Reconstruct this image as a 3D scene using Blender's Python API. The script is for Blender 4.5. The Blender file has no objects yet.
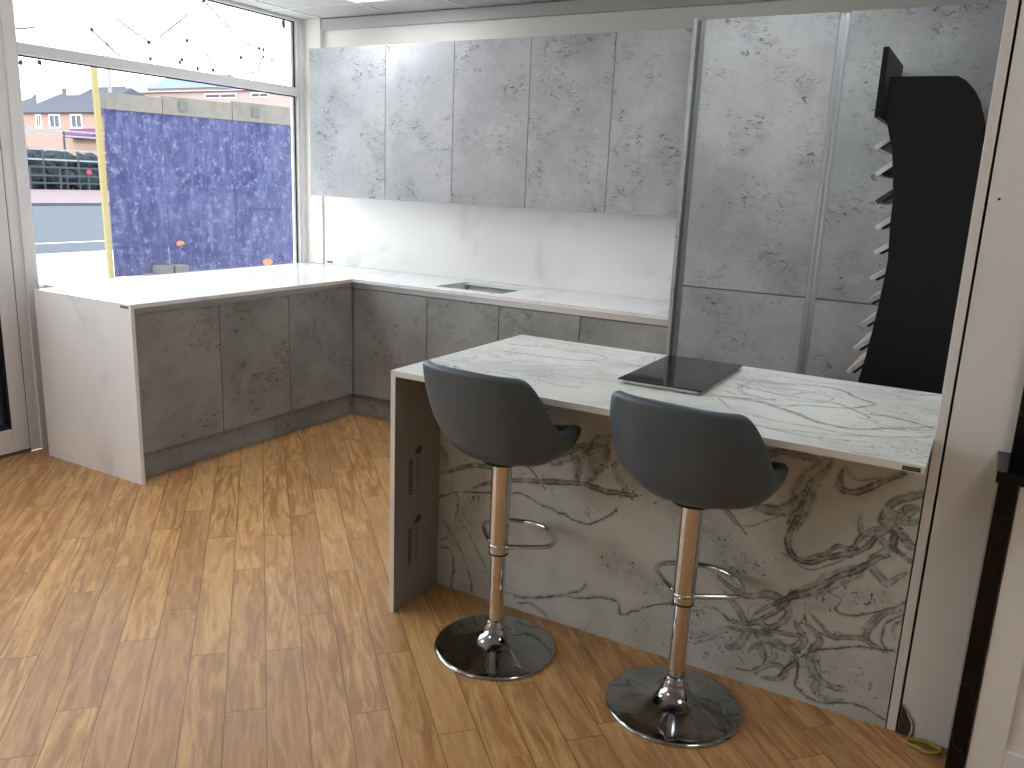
PANEL_VEINS=[([(3.561, 0.798), (3.525, 0.716), (3.493, 0.628), (3.468, 0.55), (3.467, 0.502), (3.496, 0.467), (3.544, 0.472), (3.583, 0.499), (3.643, 0.519), (3.689, 0.549), (3.722, 0.601)], 0.009, 0.8), ([(3.551, 0.802), (3.523, 0.728), (3.492, 0.639), (3.473, 0.569)], 0.028, 0.45), ([(3.511, 0.48), (3.571, 0.511), (3.609, 0.539), (3.65, 0.538), (3.676, 0.574), (3.701, 0.609), (3.728, 0.628), (3.754, 0.617)], 0.007, 0.7), ([(3.729, 0.695), (3.72, 0.654), (3.742, 0.637), (3.759, 0.613), (3.75, 0.576), (3.776, 0.561), (3.811, 0.553), (3.851, 0.567)], 0.007, 0.8), ([(3.825, 0.756), (3.782, 0.724), (3.747, 0.705), (3.732, 0.673), (3.762, 0.664), (3.756, 0.635), (3.779, 0.612), (3.8, 0.595), (3.839, 0.589)], 0.014, 0.6), ([(3.804, 0.702), (3.778, 0.685), (3.778, 0.651), (3.828, 0.669)], 0.008, 0.6), ([(3.75, 0.54), (3.714, 0.515), (3.678, 0.482), (3.642, 0.442), (3.575, 0.392), (3.515, 0.35), (3.464, 0.31), (3.39, 0.256)], 0.01, 0.8), ([(3.678, 0.482), (3.642, 0.442), (3.575, 0.392), (3.515, 0.35)], 0.024, 0.4), ([(3.599, 0.784), (3.601, 0.728), (3.627, 0.717), (3.682, 0.753), (3.771, 0.804)], 0.008, 0.7), ([(3.608, 0.791), (3.632, 0.762), (3.698, 0.777), (3.77, 0.814)], 0.006, 0.5), ([(3.618, 0.387), (3.646, 0.371), (3.634, 0.343), (3.667, 0.33), (3.735, 0.357), (3.789, 0.397), (3.824, 0.425)], 0.005, 0.8), ([(3.313, 0.206), (3.371, 0.218), (3.437, 0.251), (3.467, 0.286), (3.496, 0.326)], 0.008, 0.7), ([(3.327, 0.184), (3.396, 0.2), (3.464, 0.209), (3.531, 0.212), (3.555, 0.195), (3.532, 0.161), (3.478, 0.188), (3.414, 0.199)], 0.007, 0.7), ([(3.396, 0.2), (3.449, 0.146), (3.46, 0.098), (3.412, 0.055), (3.354, 0.041)], 0.005, 0.7), ([(3.397, 0.194), (3.469, 0.166), (3.486, 0.12), (3.458, 0.11), (3.431, 0.153)], 0.009, 0.5), ([(3.549, 0.293), (3.559, 0.258), (3.593, 0.245), (3.646, 0.244), (3.67, 0.264), (3.653, 0.27), (3.643, 0.255)], 0.004, 0.7), ([(3.505, 0.049), (3.55, 0.142), (3.58, 0.171), (3.651, 0.208), (3.71, 0.234), (3.769, 0.248), (3.808, 0.255)], 0.006, 0.8), ([(3.55, 0.142), (3.558, 0.081), (3.551, 0.04), (3.609, 0.022), (3.673, 0.033), (3.745, 0.042), (3.823, 0.035)], 0.006, 0.8), ([(3.79, 0.391), (3.748, 0.331), (3.735, 0.279), (3.769, 0.248)], 0.008, 0.6), ([(3.823, 0.396), (3.778, 0.329), (3.775, 0.28), (3.799, 0.252)], 0.005, 0.7), ([(3.821, 0.378), (3.799, 0.324), (3.808, 0.297)], 0.005, 0.5), ([(3.602, 0.172), (3.614, 0.114), (3.606, 0.047), (3.692, 0.047)], 0.01, 0.45), ([(3.365, 0.597), (3.43, 0.613), (3.48, 0.646), (3.517, 0.692)], 0.016, 0.6), ([(3.265, 0.567), (3.316, 0.524), (3.392, 0.555), (3.436, 0.608)], 0.004, 0.6), ([(3.425, 0.046), (3.478, 0.091), (3.524, 0.082), (3.506, 0.043), (3.449, 0.042)], 0.008, 0.6), ([(3.331, 0.804), (3.368, 0.776), (3.42, 0.798), (3.473, 0.797), (3.525, 0.799)], 0.012, 0.5), ([(3.203, 0.077), (3.273, 0.127), (3.328, 0.178)], 0.012, 0.4), ([(3.192, 0.194), (3.263, 0.229), (3.338, 0.201)], 0.005, 0.5), ([(2.18, 0.459), (2.257, 0.496), (2.346, 0.526), (2.503, 0.559), (2.662, 0.614), (2.748, 0.657), (2.831, 0.704)], 0.007, 0.7), ([(2.663, 0.603), (2.749, 0.652), (2.831, 0.699)], 0.02, 0.5), ([(2.336, 0.432), (2.41, 0.471), (2.506, 0.494), (2.587, 0.523), (2.666, 0.545), (2.745, 0.547), (2.822, 0.538), (2.906, 0.541), (2.978, 0.553)], 0.009, 0.8), ([(2.182, 0.364), (2.261, 0.394), (2.35, 0.416), (2.473, 0.44), (2.568, 0.448), (2.65, 0.434), (2.72, 0.413), (2.776, 0.405), (2.85, 0.439), (2.91, 0.49)], 0.004, 0.8), ([(2.267, 0.395), (2.281, 0.352), (2.264, 0.284)], 0.004, 0.7), ([(2.777, 0.554), (2.784, 0.608), (2.813, 0.665), (2.845, 0.732)], 0.036, 0.6), ([(2.54, 0.049), (2.647, 0.075), (2.727, 0.111), (2.802, 0.178)], 0.006, 0.7), ([(2.54, 0.043), (2.783, 0.124), (2.871, 0.154), (2.925, 0.153), (2.934, 0.112), (2.96, 0.112), (3.021, 0.15), (3.099, 0.193), (3.134, 0.201)], 0.005, 0.8), ([(2.554, 0.023), (2.601, 0.044), (2.638, 0.026), (2.675, 0.003)], 0.004, 0.7), ([(2.212, 0.253), (2.246, 0.226), (2.28, 0.188), (2.308, 0.136), (2.338, 0.012)], 0.004, 0.7), ([(2.185, 0.259), (2.238, 0.26), (2.226, 0.209), (2.187, 0.187)], 0.005, 0.5), ([(2.187, 0.157), (2.241, 0.16), (2.25, 0.084), (2.248, -0.002)], 0.006, 0.7), ([(2.317, 0.268), (2.358, 0.197), (2.386, 0.134), (2.414, 0.07)], 0.003, 0.6), ([(2.177, 0.571), (2.204, 0.531), (2.193, 0.471)], 0.01, 0.5), ([(2.917, 0.676), (2.878, 0.638), (2.903, 0.582), (2.947, 0.551)], 0.008, 0.5)]
TOP_VEINS=[([(2.238, -1.811), (2.369, -1.774), (2.51, -1.76), (2.62, -1.769), (2.665, -1.831), (2.601, -1.915), (2.458, -1.941), (2.286, -1.958)], 0.006, 0.6), ([(2.257, -1.636), (2.47, -1.638), (2.673, -1.647), (2.785, -1.623)], 0.004, 0.5), ([(2.752, -1.714), (2.803, -1.67), (2.827, -1.787), (2.767, -1.913), (2.642, -2.002), (2.468, -2.151)], 0.005, 0.45), ([(2.533, -2.266), (2.672, -2.165), (2.78, -2.058)], 0.004, 0.4), ([(2.441, -2.278), (2.569, -2.152), (2.712, -2.048), (2.814, -2.063)], 0.005, 0.4), ([(3.177, -1.808), (3.291, -1.808), (3.393, -1.763), (3.499, -1.751), (3.607, -1.874), (3.625, -1.923), (3.563, -2.004), (3.451, -2.063), (3.338, -2.122), (3.231, -2.11)], 0.005, 0.7), ([(3.174, -1.905), (3.298, -1.953), (3.407, -1.968), (3.506, -1.954), (3.604, -2.033), (3.646, -2.086)], 0.006, 0.6), ([(3.18, -2.118), (3.282, -2.102), (3.424, -2.174), (3.534, -2.255), (3.641, -2.224), (3.804, -2.124)], 0.007, 0.6), ([(3.334, -2.304), (3.44, -2.302), (3.565, -2.308), (3.712, -2.278), (3.808, -2.185)], 0.005, 0.5), ([(3.639, -2.034), (3.708, -2.037), (3.812, -2.091)], 0.006, 0.7), ([(3.675, -2.145), (3.741, -2.147), (3.811, -2.066)], 0.005, 0.6), ([(3.232, -1.677), (3.38, -1.695), (3.513, -1.664), (3.646, -1.668), (3.783, -1.629)], 0.003, 0.5), ([(3.406, -2.406), (3.511, -2.375), (3.661, -2.298)], 0.004, 0.5), ([(3.332, -2.387), (3.43, -2.413), (3.54, -2.41), (3.669, -2.358)], 0.005, 0.5), ([(2.947, -2.016), (3.09, -2.05), (3.18, -2.118), (3.274, -2.264), (3.38, -2.295)], 0.005, 0.5), ([(3.356, -1.975), (3.412, -1.859), (3.493, -1.877), (3.462, -1.99), (3.38, -2.023)], 0.004, 0.5), ([(3.204, -1.801), (3.214, -1.948), (3.267, -2.047), (3.318, -2.04)], 0.008, 0.4)]
RACK=[(3.442, 1.998), (3.579, 1.998), (3.672, 1.996), (3.7, 1.981), (3.734, 1.946), (3.76, 1.905), (3.773, 1.86), (3.786, 1.772), (3.793, 1.558), (3.792, 1.273), (3.793, 0.824), (3.481, 0.816), (3.497, 0.931), (3.51, 1.055), (3.521, 1.197), (3.527, 1.316), (3.516, 1.451), (3.514, 1.546), (3.501, 1.639), (3.485, 1.732), (3.448, 1.849)]
SAMPLES=[(3.431, 1.735), (3.448, 1.638), (3.462, 1.532), (3.475, 1.433), (3.481, 1.336), (3.479, 1.233), (3.477, 1.137), (3.471, 1.043), (3.457, 0.942), (3.443, 0.844)]
import bpy, bmesh, math, random
import numpy as np
from mathutils import Vector, Matrix
from mathutils import noise as mnoise
random.seed(7)
SKY, SUN, EXPO = 4.0, 1.6, 0.14
S = bpy.context.scene
COL = S.collection
PI = math.pi

# ------------------------------------------------------------------ materials
class NT:
    def __init__(s, name):
        s.m = bpy.data.materials.new(name); s.m.use_nodes = True
        s.t = s.m.node_tree; s.t.nodes.clear()
        s.out = s.t.nodes.new('ShaderNodeOutputMaterial')
    def n(s, typ, **kw):
        nd = s.t.nodes.new(typ)
        for k, v in kw.items():
            if k.startswith('i_'):
                key = k[2:].replace('_', ' ')
                s.set(nd, key, v)
            else: setattr(nd, k, v)
        return nd
    def set(s, nd, key, v):
        inp = nd.inputs[int(key)] if key.isdigit() else nd.inputs[key]
        if isinstance(v, bpy.types.NodeSocket): s.t.links.new(v, inp)
        else: inp.default_value = v
    def math(s, op, a, b=0.0, c=None, clamp=False):
        nd = s.t.nodes.new('ShaderNodeMath'); nd.operation = op; nd.use_clamp = clamp
        s.set(nd, '0', a); s.set(nd, '1', b)
        if c is not None: s.set(nd, '2', c)
        return nd.outputs[0]
    def vmath(s, op, a, b):
        nd = s.t.nodes.new('ShaderNodeVectorMath'); nd.operation = op
        s.set(nd, '0', a); s.set(nd, '1', b); return nd.outputs[0]
    def mix(s, f, a, b):
        nd = s.t.nodes.new('ShaderNodeMix'); nd.data_type = 'RGBA'
        s.set(nd, '0', f); s.set(nd, '6', a); s.set(nd, '7', b); return nd.outputs[2]
    def ramp(s, f, a, b, lo=0.0, hi=1.0):
        nd = s.t.nodes.new('ShaderNodeMapRange'); nd.interpolation_type = 'SMOOTHSTEP'
        s.set(nd, 'Value', f); s.set(nd, 'From Min', a); s.set(nd, 'From Max', b)
        s.set(nd, 'To Min', lo); s.set(nd, 'To Max', hi); return nd.outputs[0]
    def noise(s, vec, scale, detail=3.0, rough=.5, dist=0.0):
        nd = s.t.nodes.new('ShaderNodeTexNoise')
        s.set(nd, 'Vector', vec); s.set(nd, 'Scale', scale); s.set(nd, 'Detail', detail)
        s.set(nd, 'Roughness', rough); s.set(nd, 'Distortion', dist); return nd.outputs['Fac']
    def pos(s, scale=(1, 1, 1), rnd=0.0):
        g = s.t.nodes.new('ShaderNodeTexCoord').outputs['Object']
        if rnd:
            r = s.t.nodes.new('ShaderNodeObjectInfo').outputs['Random']
            c = s.t.nodes.new('ShaderNodeCombineXYZ')
            s.set(c, 'X', s.math('MULTIPLY', r, rnd)); s.set(c, 'Y', s.math('MULTIPLY', r, rnd * 1.7)); s.set(c, 'Z', s.math('MULTIPLY', r, rnd * 2.3))
            g = s.vmath('ADD', g, c.outputs[0])
        return s.vmath('MULTIPLY', g, scale)
    def bsdf(s, col, rough=.5, metal=0.0, spec=.5, coat=0.0, bump=None, bstr=.2, bdist=.002):
        b = s.t.nodes.new('ShaderNodeBsdfPrincipled')
        s.set(b, 'Base Color', col if isinstance(col, bpy.types.NodeSocket) else (*col[:3], 1))
        s.set(b, 'Roughness', rough); s.set(b, 'Metallic', metal); s.set(b, 'Specular IOR Level', spec)
        if coat: s.set(b, 'Coat Weight', coat); s.set(b, 'Coat Roughness', .08)
        if bump is not None:
            bn = s.t.nodes.new('ShaderNodeBump'); s.set(bn, 'Strength', bstr); s.set(bn, 'Distance', bdist); s.set(bn, 'Height', bump)
            s.t.links.new(bn.outputs[0], b.inputs['Normal'])
        s.t.links.new(b.outputs[0], s.out.inputs[0]); return s.m

def srgb(r, g, b):
    f = lambda c: (c / 255 / 12.92) if c <= 10.3 else ((c / 255 + .055) / 1.055) ** 2.4
    return (f(r), f(g), f(b), 1)

def plain(name, col, rough=.5, metal=0., spec=.5, var=.04, vs=9., bstr=.05):
    """a single-coloured material with a little procedural unevenness"""
    t = NT(name); nz = t.noise(t.pos(), vs, 3)
    a = tuple(c * (1 - var) for c in col[:3]) + (1,); b = tuple(min(1, c * (1 + var)) for c in col[:3]) + (1,)
    c = t.mix(nz, a, b)
    fine = t.noise(t.pos(), vs * 12, 2)
    return t.bsdf(c, rough, metal, spec, bump=fine, bstr=bstr)

def concrete(name, tone):
    t = NT(name); P = t.pos(rnd=37.0)
    cloud = t.noise(P, 2.6, 4, .55)
    base = t.mix(t.ramp(cloud, .3, .72), srgb(*[c - 13 for c in tone]), srgb(*[c + 12 for c in tone]))
    warm = t.noise(P, 1.7, 2); base = t.mix(t.ramp(warm, .52, .75, 0, .3), base, srgb(tone[0] + 10, tone[1] + 2, tone[2] - 2))
    fine = t.noise(P, 40, 4, .6); base = t.mix(t.ramp(fine, .35, .7, 0, .16), base, srgb(*[c - 38 for c in tone]))
    P2 = t.vmath('MULTIPLY', P, (1., 1., 1.9))
    clus = t.noise(P, 4.6, 3, .6)
    mask = t.ramp(clus, .47, .62)
    marks = t.ramp(t.noise(P2, 21, 5, .68, 1.6), .555, .63)
    m1 = t.math('MULTIPLY', mask, marks)
    wisp = t.math('MULTIPLY', t.ramp(t.math('ABSOLUTE', t.math('SUBTRACT', t.noise(P2, 7., 4, .6, .6), .5)), 0, .016, 1, 0), t.ramp(t.noise(P, 6.3, 2), .52, .64))
    halo = t.math('MULTIPLY', t.ramp(clus, .44, .70), t.ramp(t.noise(P2, 12, 5, .7, .6), .42, .66))
    base = t.mix(t.math('MULTIPLY', halo, .42), base, srgb(*[c - 58 for c in tone]))
    base = t.mix(t.math('MULTIPLY', wisp, .42), base, srgb(*[c - 72 for c in tone]))
    specks = t.ramp(t.noise(P2, 46, 2, .5, 1.0), .70, .76, 0, .6)
    base = t.mix(t.math('MULTIPLY', t.math('MAXIMUM', m1, specks), .85), base, srgb(*[max(30, c - 100) for c in tone]))
    pale = t.ramp(t.noise(P2, 5.2, 4, .65), .56, .72, 0, .30); base = t.mix(pale, base, srgb(*[min(240, c + 22) for c in tone]))
    return t.bsdf(base, .42, 0, .35, bump=t.math('SUBTRACT', fine, t.math('MULTIPLY', m1, .6)), bstr=.12)

def quartz(name, veincol, amount=.35, base=(244, 243, 243), rough=.16, sc=1.0):
    t = NT(name); P = t.pos(); 
    w = t.noise(P, 1.6 * sc, 4, .6)
    nd = t.n('ShaderNodeCombineXYZ'); t.set(nd, 'X', w); t.set(nd, 'Y', w); t.set(nd, 'Z', t.math('MULTIPLY', w, .6))
    Q = t.vmath('ADD', t.vmath('MULTIPLY', P, (1.0, 1.0, .45)), t.vmath('MULTIPLY', nd.outputs[0], (.5, .5, .5)))
    v = t.noise(Q, 1.9 * sc, 1.5, .5)
    d = t.math('ABSOLUTE', t.math('SUBTRACT', v, .5))
    vein = t.ramp(d, 0.0, .028, 1, 0); soft = t.ramp(d, 0, .1, 1, 0)
    brk = t.ramp(t.noise(P, 2.2, 2), .42, .62)
    f = t.math('MULTIPLY', t.math('ADD', t.math('MULTIPLY', vein, amount), t.math('MULTIPLY', soft, amount * .45)), brk)
    col = t.mix(f, srgb(*base), srgb(*veincol))
    return t.bsdf(col, rough, 0, .5)

def veined(name, base, veincol, rough, streaks=False):
    """stone whose veins follow the traced lines stored on the mesh"""
    t = NT(name); P = t.pos()
    a = t.n('ShaderNodeAttribute', attribute_name='vein').outputs['Fac']
    n1 = t.noise(P, 30, 5, .65); n2 = t.noise(P, 85, 2, .5)
    f = t.math('MULTIPLY', a, t.ramp(n1, .30, .62, .5, 1.3))
    w = t.noise(P, 3.2, 4, .6); nd = t.n('ShaderNodeCombineXYZ'); t.set(nd, 'X', w); t.set(nd, 'Y', w); t.set(nd, 'Z', w)
    Q = t.vmath('ADD', P, t.vmath('MULTIPLY', nd.outputs[0], (.35, .35, .35)))
    d = t.math('ABSOLUTE', t.math('SUBTRACT', t.noise(Q, 2.6, 1.0), .5))
    hair = t.math('MULTIPLY', t.ramp(d, 0, .008, .28, 0), t.ramp(t.noise(P, 2.5, 2), .45, .6))
    cl = t.ramp(t.noise(P, 3.5, 5, .65), .38, .72, 0, .30)
    dots = t.math('MULTIPLY', t.ramp(n2, .60, .65), t.math('MAXIMUM', t.ramp(t.noise(P, 4.1, 2), .56, .66, 0, .7), t.math('MULTIPLY', t.ramp(a, .08, .2, 0, .95), t.ramp(t.noise(P, 11, 2), .40, .56))))
    if streaks:
        Q2 = t.vmath('ADD', t.vmath('MULTIPLY', P, (.9, 6., 1.)), t.vmath('MULTIPLY', nd.outputs[0], (.8, 1.6, 0.)))
        d2 = t.math('ABSOLUTE', t.math('SUBTRACT', t.noise(Q2, 1.7, 2.5, .55), .5))
        st_ = t.math('MULTIPLY', t.ramp(d2, 0, .03, .6, 0), t.ramp(t.noise(P, 3.1, 2), .36, .6))
        hair = t.math('MAXIMUM', hair, st_)
    f = t.math('MAXIMUM', t.math('MAXIMUM', f, hair), t.math('MAXIMUM', cl, dots), clamp=True)
    col = t.mix(f, srgb(*base), srgb(*veincol))
    return t.bsdf(col, rough, 0, .45, bump=n1, bstr=.02)

def wood_floor():
    t = NT('oak_plank_laminate')
    uv = t.n('ShaderNodeUVMap', uv_map='plank').outputs[0]; rn = t.n('ShaderNodeUVMap', uv_map='rand').outputs[0]
    sr = t.n('ShaderNodeSeparateXYZ'); t.set(sr, '0', rn); su = t.n('ShaderNodeSeparateXYZ'); t.set(su, '0', uv)
    off = t.n('ShaderNodeCombineXYZ'); t.set(off, 'X', t.math('MULTIPLY', sr.outputs[0], 31.)); t.set(off, 'Y', t.math('MULTIPLY', sr.outputs[1], 17.)); t.set(off, 'Z', sr.outputs[0])
    G = t.vmath('ADD', t.vmath('MULTIPLY', uv, (1.1, 9., 1.)), off.outputs[0])
    g1 = t.noise(G, 3.2, 6, .62, 1.1); g2 = t.noise(t.vmath('MULTIPLY', G, (1.5, 6., 1.)), 7., 3, .6); g3 = t.noise(t.vmath('ADD', t.vmath('MULTIPLY', uv, (3., 6., 1.)), off.outputs[0]), 2.2, 3)
    c = t.mix(t.ramp(g1, .34, .66), srgb(172, 122, 74), srgb(226, 178, 120))
    c = t.mix(t.ramp(g2, .42, .7, 0, .35), c, srgb(140, 96, 60))
    c = t.mix(t.ramp(g3, .5, .75, 0, .5), c, srgb(210, 150, 94))
    tone = t.ramp(sr.outputs[1], 0, 1, 0, 1)
    c = t.mix(t.math('MULTIPLY', tone, .42), c, srgb(168, 124, 86))
    lite = t.ramp(sr.outputs[0], .5, 1, 0, .38); c = t.mix(lite, c, srgb(224, 178, 120))
    # joints between boards
    du = t.math('MINIMUM', su.outputs[0], t.math('SUBTRACT', .945, su.outputs[0]))
    dv = t.math('MINIMUM', su.outputs[1], t.math('SUBTRACT', .1175, su.outputs[1]))
    e = t.ramp(t.math('MINIMUM', du, dv), .0004, .0026, .7, 0)
    c = t.mix(e, c, srgb(70, 44, 26))
    rg = t.math('ADD', .30, t.math('MULTIPLY', g1, .16))
    return t.bsdf(c, rg, 0, .42, bump=t.math('SUBTRACT', t.math('MULTIPLY', g1, .3), e), bstr=.12)

def emis(name, col, strength):
    t = NT(name); e = t.n('ShaderNodeEmission'); t.set(e, 'Color', (*col[:3], 1)); t.set(e, 'Strength', strength)
    t.t.links.new(e.outputs[0], t.out.inputs[0]); return t.m

def glassmat(name, tint=(1, 1, 1), extra=.03):
    t = NT(name); tr = t.n('ShaderNodeBsdfTransparent'); t.set(tr, 'Color', (*tint, 1))
    gl = t.n('ShaderNodeBsdfGlossy'); t.set(gl, 'Roughness', .02)
    ge = t.n('ShaderNodeNewGeometry'); dt = t.n('ShaderNodeVectorMath', operation='DOT_PRODUCT')
    t.set(dt, '0', ge.outputs['Incoming']); t.set(dt, '1', ge.outputs['Normal'])
    fr = t.math('ADD', .035, t.math('MULTIPLY', .965, t.math('POWER', t.math('SUBTRACT', 1.0, t.math('ABSOLUTE', dt.outputs['Value'])), 5.0)), clamp=True)
    mx = t.n('ShaderNodeMixShader'); t.set(mx, '0', fr)
    t.t.links.new(tr.outputs[0], mx.inputs[1]); t.t.links.new(gl.outputs[0], mx.inputs[2])
    t.t.links.new(mx.outputs[0], t.out.inputs[0]); return t.m

def hoarding_paint():
    t = NT('blue_site_hoarding_paint'); P = t.pos(rnd=20)
    a = t.noise(t.vmath('MULTIPLY', P, (1, 1, .6)), 2.5, 5, .65); b = t.noise(t.vmath('MULTIPLY', P, (5, 5, 1.0)), 2, 6, .8); s = t.noise(P, 9, 6, .85)
    c = t.mix(t.ramp(a, .3, .7), srgb(42, 44, 84), srgb(64, 66, 102))
    c = t.mix(t.ramp(b, .46, .66, 0, .6), c, srgb(94, 98, 132))
    c = t.mix(t.ramp(s, .52, .62, 0, .6), c, srgb(122, 124, 148))
    return t.bsdf(c, .7, 0, .2, bump=s, bstr=.05)

M = {}
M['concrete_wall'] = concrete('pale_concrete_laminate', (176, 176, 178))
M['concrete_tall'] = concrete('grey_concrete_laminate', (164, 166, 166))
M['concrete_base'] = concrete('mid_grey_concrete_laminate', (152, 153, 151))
M['carcass'] = plain('grey_carcass', srgb(140, 142, 144), .5)
M['white_q'] = quartz('white_veined_quartz', (176, 174, 174), .24)
M['splash'] = quartz('splashback_quartz', (200, 196, 190), .30, (247, 244, 240), .3, .8)
M['isl_panel'] = veined('swirled_marble_slab', (204, 205, 196), (84, 87, 78), .34)
M['isl_top'] = veined('swirled_marble_top', (242, 244, 238), (112, 120, 114), .26, True)
M['isl_edge'] = plain('marble_slab_edge', srgb(225, 220, 210), .4, var=.03)
M['isl_raw'] = plain('unpolished_slab_back', srgb(150, 148, 138), .6, var=.06, vs=6)
M['ink'] = plain('printed_ink', srgb(104, 101, 93), .6)
M['logo_ink'] = plain('printed_bar_ink', srgb(80, 76, 72), .6)
M['alu'] = plain('satin_aluminium_rail', (.60, .61, .62), .36, .75, bstr=.02)
M['dark_gap'] = plain('dark_rail_recess', (.13, .135, .14), .5)
M['chrome'] = plain('polished_chrome', (.66, .66, .67), .09, 1., var=.01, bstr=0.)
M['chrome_base'] = plain('dark_polished_chrome', (.40, .41, .42), .09, 1., var=.01, bstr=0.)
M['steel'] = plain('brushed_steel', (.55, .54, .53), .25, 1., bstr=.05)
def leather():
    t = NT('grey_faux_leather'); P = t.pos(); v = t.n('ShaderNodeTexVoronoi', i_Scale=330.); t.set(v, 'Vector', P)
    return t.bsdf(t.mix(t.noise(P, 8, 3), srgb(70, 82, 90), srgb(80, 92, 100)), .40, 0, .5, bump=v.outputs[0], bstr=.10, bdist=.0006)
M['leather'] = leather()
M['leather_dark'] = plain('black_faux_leather', srgb(26, 27, 29), .45, var=.1, vs=40)
M['hob'] = plain('black_ceramic_glass', (.006, .006, .007), .05, 0, .6, var=.1, bstr=0)
M['hob_print'] = plain('grey_hob_print', srgb(105, 105, 108), .3)
M['black'] = plain('black_lacquered_board', srgb(12, 12, 14), .5, 0, .3, var=.1)
def granite():
    t = NT('polished_black_granite'); P = t.pos(); d = t.math('ABSOLUTE', t.math('SUBTRACT', t.noise(P, 3.5, 3, .6, .6), .5))
    return t.bsdf(t.mix(t.ramp(d, 0, .006, .5, 0), srgb(12, 12, 14), srgb(70, 70, 68)), .12, 0, .28)
M['granite'] = granite()
M['shaker'] = plain('ivory_painted_door', srgb(236, 232, 226), .4, var=.02)
M['panel_white'] = plain('white_end_panel', srgb(222, 216, 210), .4, var=.02)
def paint(name, c, var=.03):
    t = NT(name); P = t.pos(); a = t.noise(P, 1.3, 4, .6); f = t.noise(P, 120, 2)
    return t.bsdf(t.mix(t.ramp(a, .3, .8), (*[x * (1 - var) for x in c[:3]], 1), c), .55, 0, .35, bump=f, bstr=.06)
M['wall'] = paint('cream_wall_paint', srgb(244, 240, 230))
M['wall_r'] = paint('off_white_wall_paint', srgb(226, 222, 214))
M['trimgrey'] = paint('pale_grey_trim_paint', srgb(196, 195, 192))
M['ceil'] = plain('mineral_fibre_ceiling_tile', srgb(205, 203, 200), .85, var=.03, vs=30, bstr=.15)
M['tbar'] = plain('white_ceiling_grid', srgb(225, 224, 222), .4)
M['upvc'] = plain('white_window_frame', srgb(232, 230, 230), .35, var=.02, vs=5)
M['gasket'] = plain('black_rubber_gasket', srgb(28, 28, 34), .6)
M['glass'] = glassmat('clear_window_glass', (.97, .98, .98))
M['tinted'] = glassmat('dark_tinted_glass', (.055, .065, .075))
M['grime'] = plain('dried_leaf_specks', srgb(110, 108, 112), .8)
M['web'] = plain('grey_cobweb_strand', srgb(84, 82, 86), .8)
M['panel_light'] = emis('ceiling_light_diffuser', (.90, .95, 1.0), 9.5)
M['floor'] = wood_floor()
M['blue'] = hoarding_paint()
M['blue_dark'] = plain('dark_blue_spray', srgb(24, 26, 84), .7)
M['orange'] = plain('orange_spray_paint', srgb(200, 112, 70), .7)
M['ply'] = plain('weathered_pale_board', srgb(108, 102, 95), .8, var=.3, vs=8)
M['timber'] = plain('yellow_sawn_timber', srgb(140, 126, 84), .8, var=.14, vs=20)
M['block'] = plain('grey_concrete_block', srgb(92, 92, 88), .9, var=.15, vs=20)
M['road'] = plain('grey_asphalt', srgb(68, 74, 84), .9, var=.06, vs=3)
M['paving'] = plain('pale_concrete_paving', srgb(222, 222, 224), .7, var=.03, vs=2)
M['pinkpave'] = plain('pink_block_paving', srgb(122, 104, 108), .9, var=.06, vs=1)
M['kerb'] = plain('dark_kerb_stone', srgb(86, 84, 92), .9)
M['paintline'] = plain('white_road_paint', srgb(225, 226, 230), .7)
def brick():
    t = NT('orange_brickwork'); P = t.pos(); b = t.n('ShaderNodeTexBrick', i_Scale=9.); sw = t.n('ShaderNodeSeparateXYZ'); t.set(sw, '0', P)
    cc = t.n('ShaderNodeCombineXYZ'); t.set(cc, 'X', sw.outputs[1]); t.set(cc, 'Y', sw.outputs[2]); t.set(b, 'Vector', cc.outputs[0])
    b.inputs['Color1'].default_value = srgb(160, 104, 82); b.inputs['Color2'].default_value = srgb(142, 92, 74); b.inputs['Mortar'].default_value = srgb(190, 170, 158)
    return t.bsdf(b.outputs[0], .9)
M['brick'] = brick()
M['slate'] = plain('blue_grey_slate', srgb(66, 68, 80), .8, var=.12, vs=2)
M['render'] = plain('white_render', srgb(235, 232, 228), .8)
M['pinkwall'] = plain('pale_pink_brick', srgb(178, 154, 148), .9, var=.08, vs=1.5)
M['blueroof'] = plain('blue_metal_roof', srgb(96, 114, 150), .6, var=.15, vs=1.2)
M['darkglass'] = plain('dark_window_pane', srgb(60, 66, 84), .2)
M['bank'] = plain('dark_shrub_bank', srgb(44, 52, 58), .95, var=.5, vs=1.2)
M['rail'] = plain('pale_galvanised_rail', srgb(150, 160, 168), .5)
M['darkrail'] = plain('dark_green_rail', srgb(60, 72, 78), .6)
M['purple'] = plain('purple_canvas', srgb(110, 60, 100), .8)
M['red'] = plain('red_lamp_cover', srgb(190, 60, 70), .5)
M['car'] = plain('dark_car_paint', srgb(58, 64, 76), .25, 0, .6)
M['yellow'] = plain('yellow_cable_sheath', srgb(178, 162, 52), .5)
M['hole'] = plain('broken_plaster', srgb(58, 44, 38), .95, var=.3, vs=60)
M['plaster'] = plain('raw_plaster_edge', srgb(196, 172, 150), .95, var=.1, vs=60)
M['label'] = plain('dark_metal_label', srgb(60, 54, 48), .4)
M['label_grey'] = plain('grey_metal_label', srgb(120, 116, 116), .4)
M['lamp_pole'] = plain('pale_steel_pole', srgb(150, 150, 158), .5)

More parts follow.
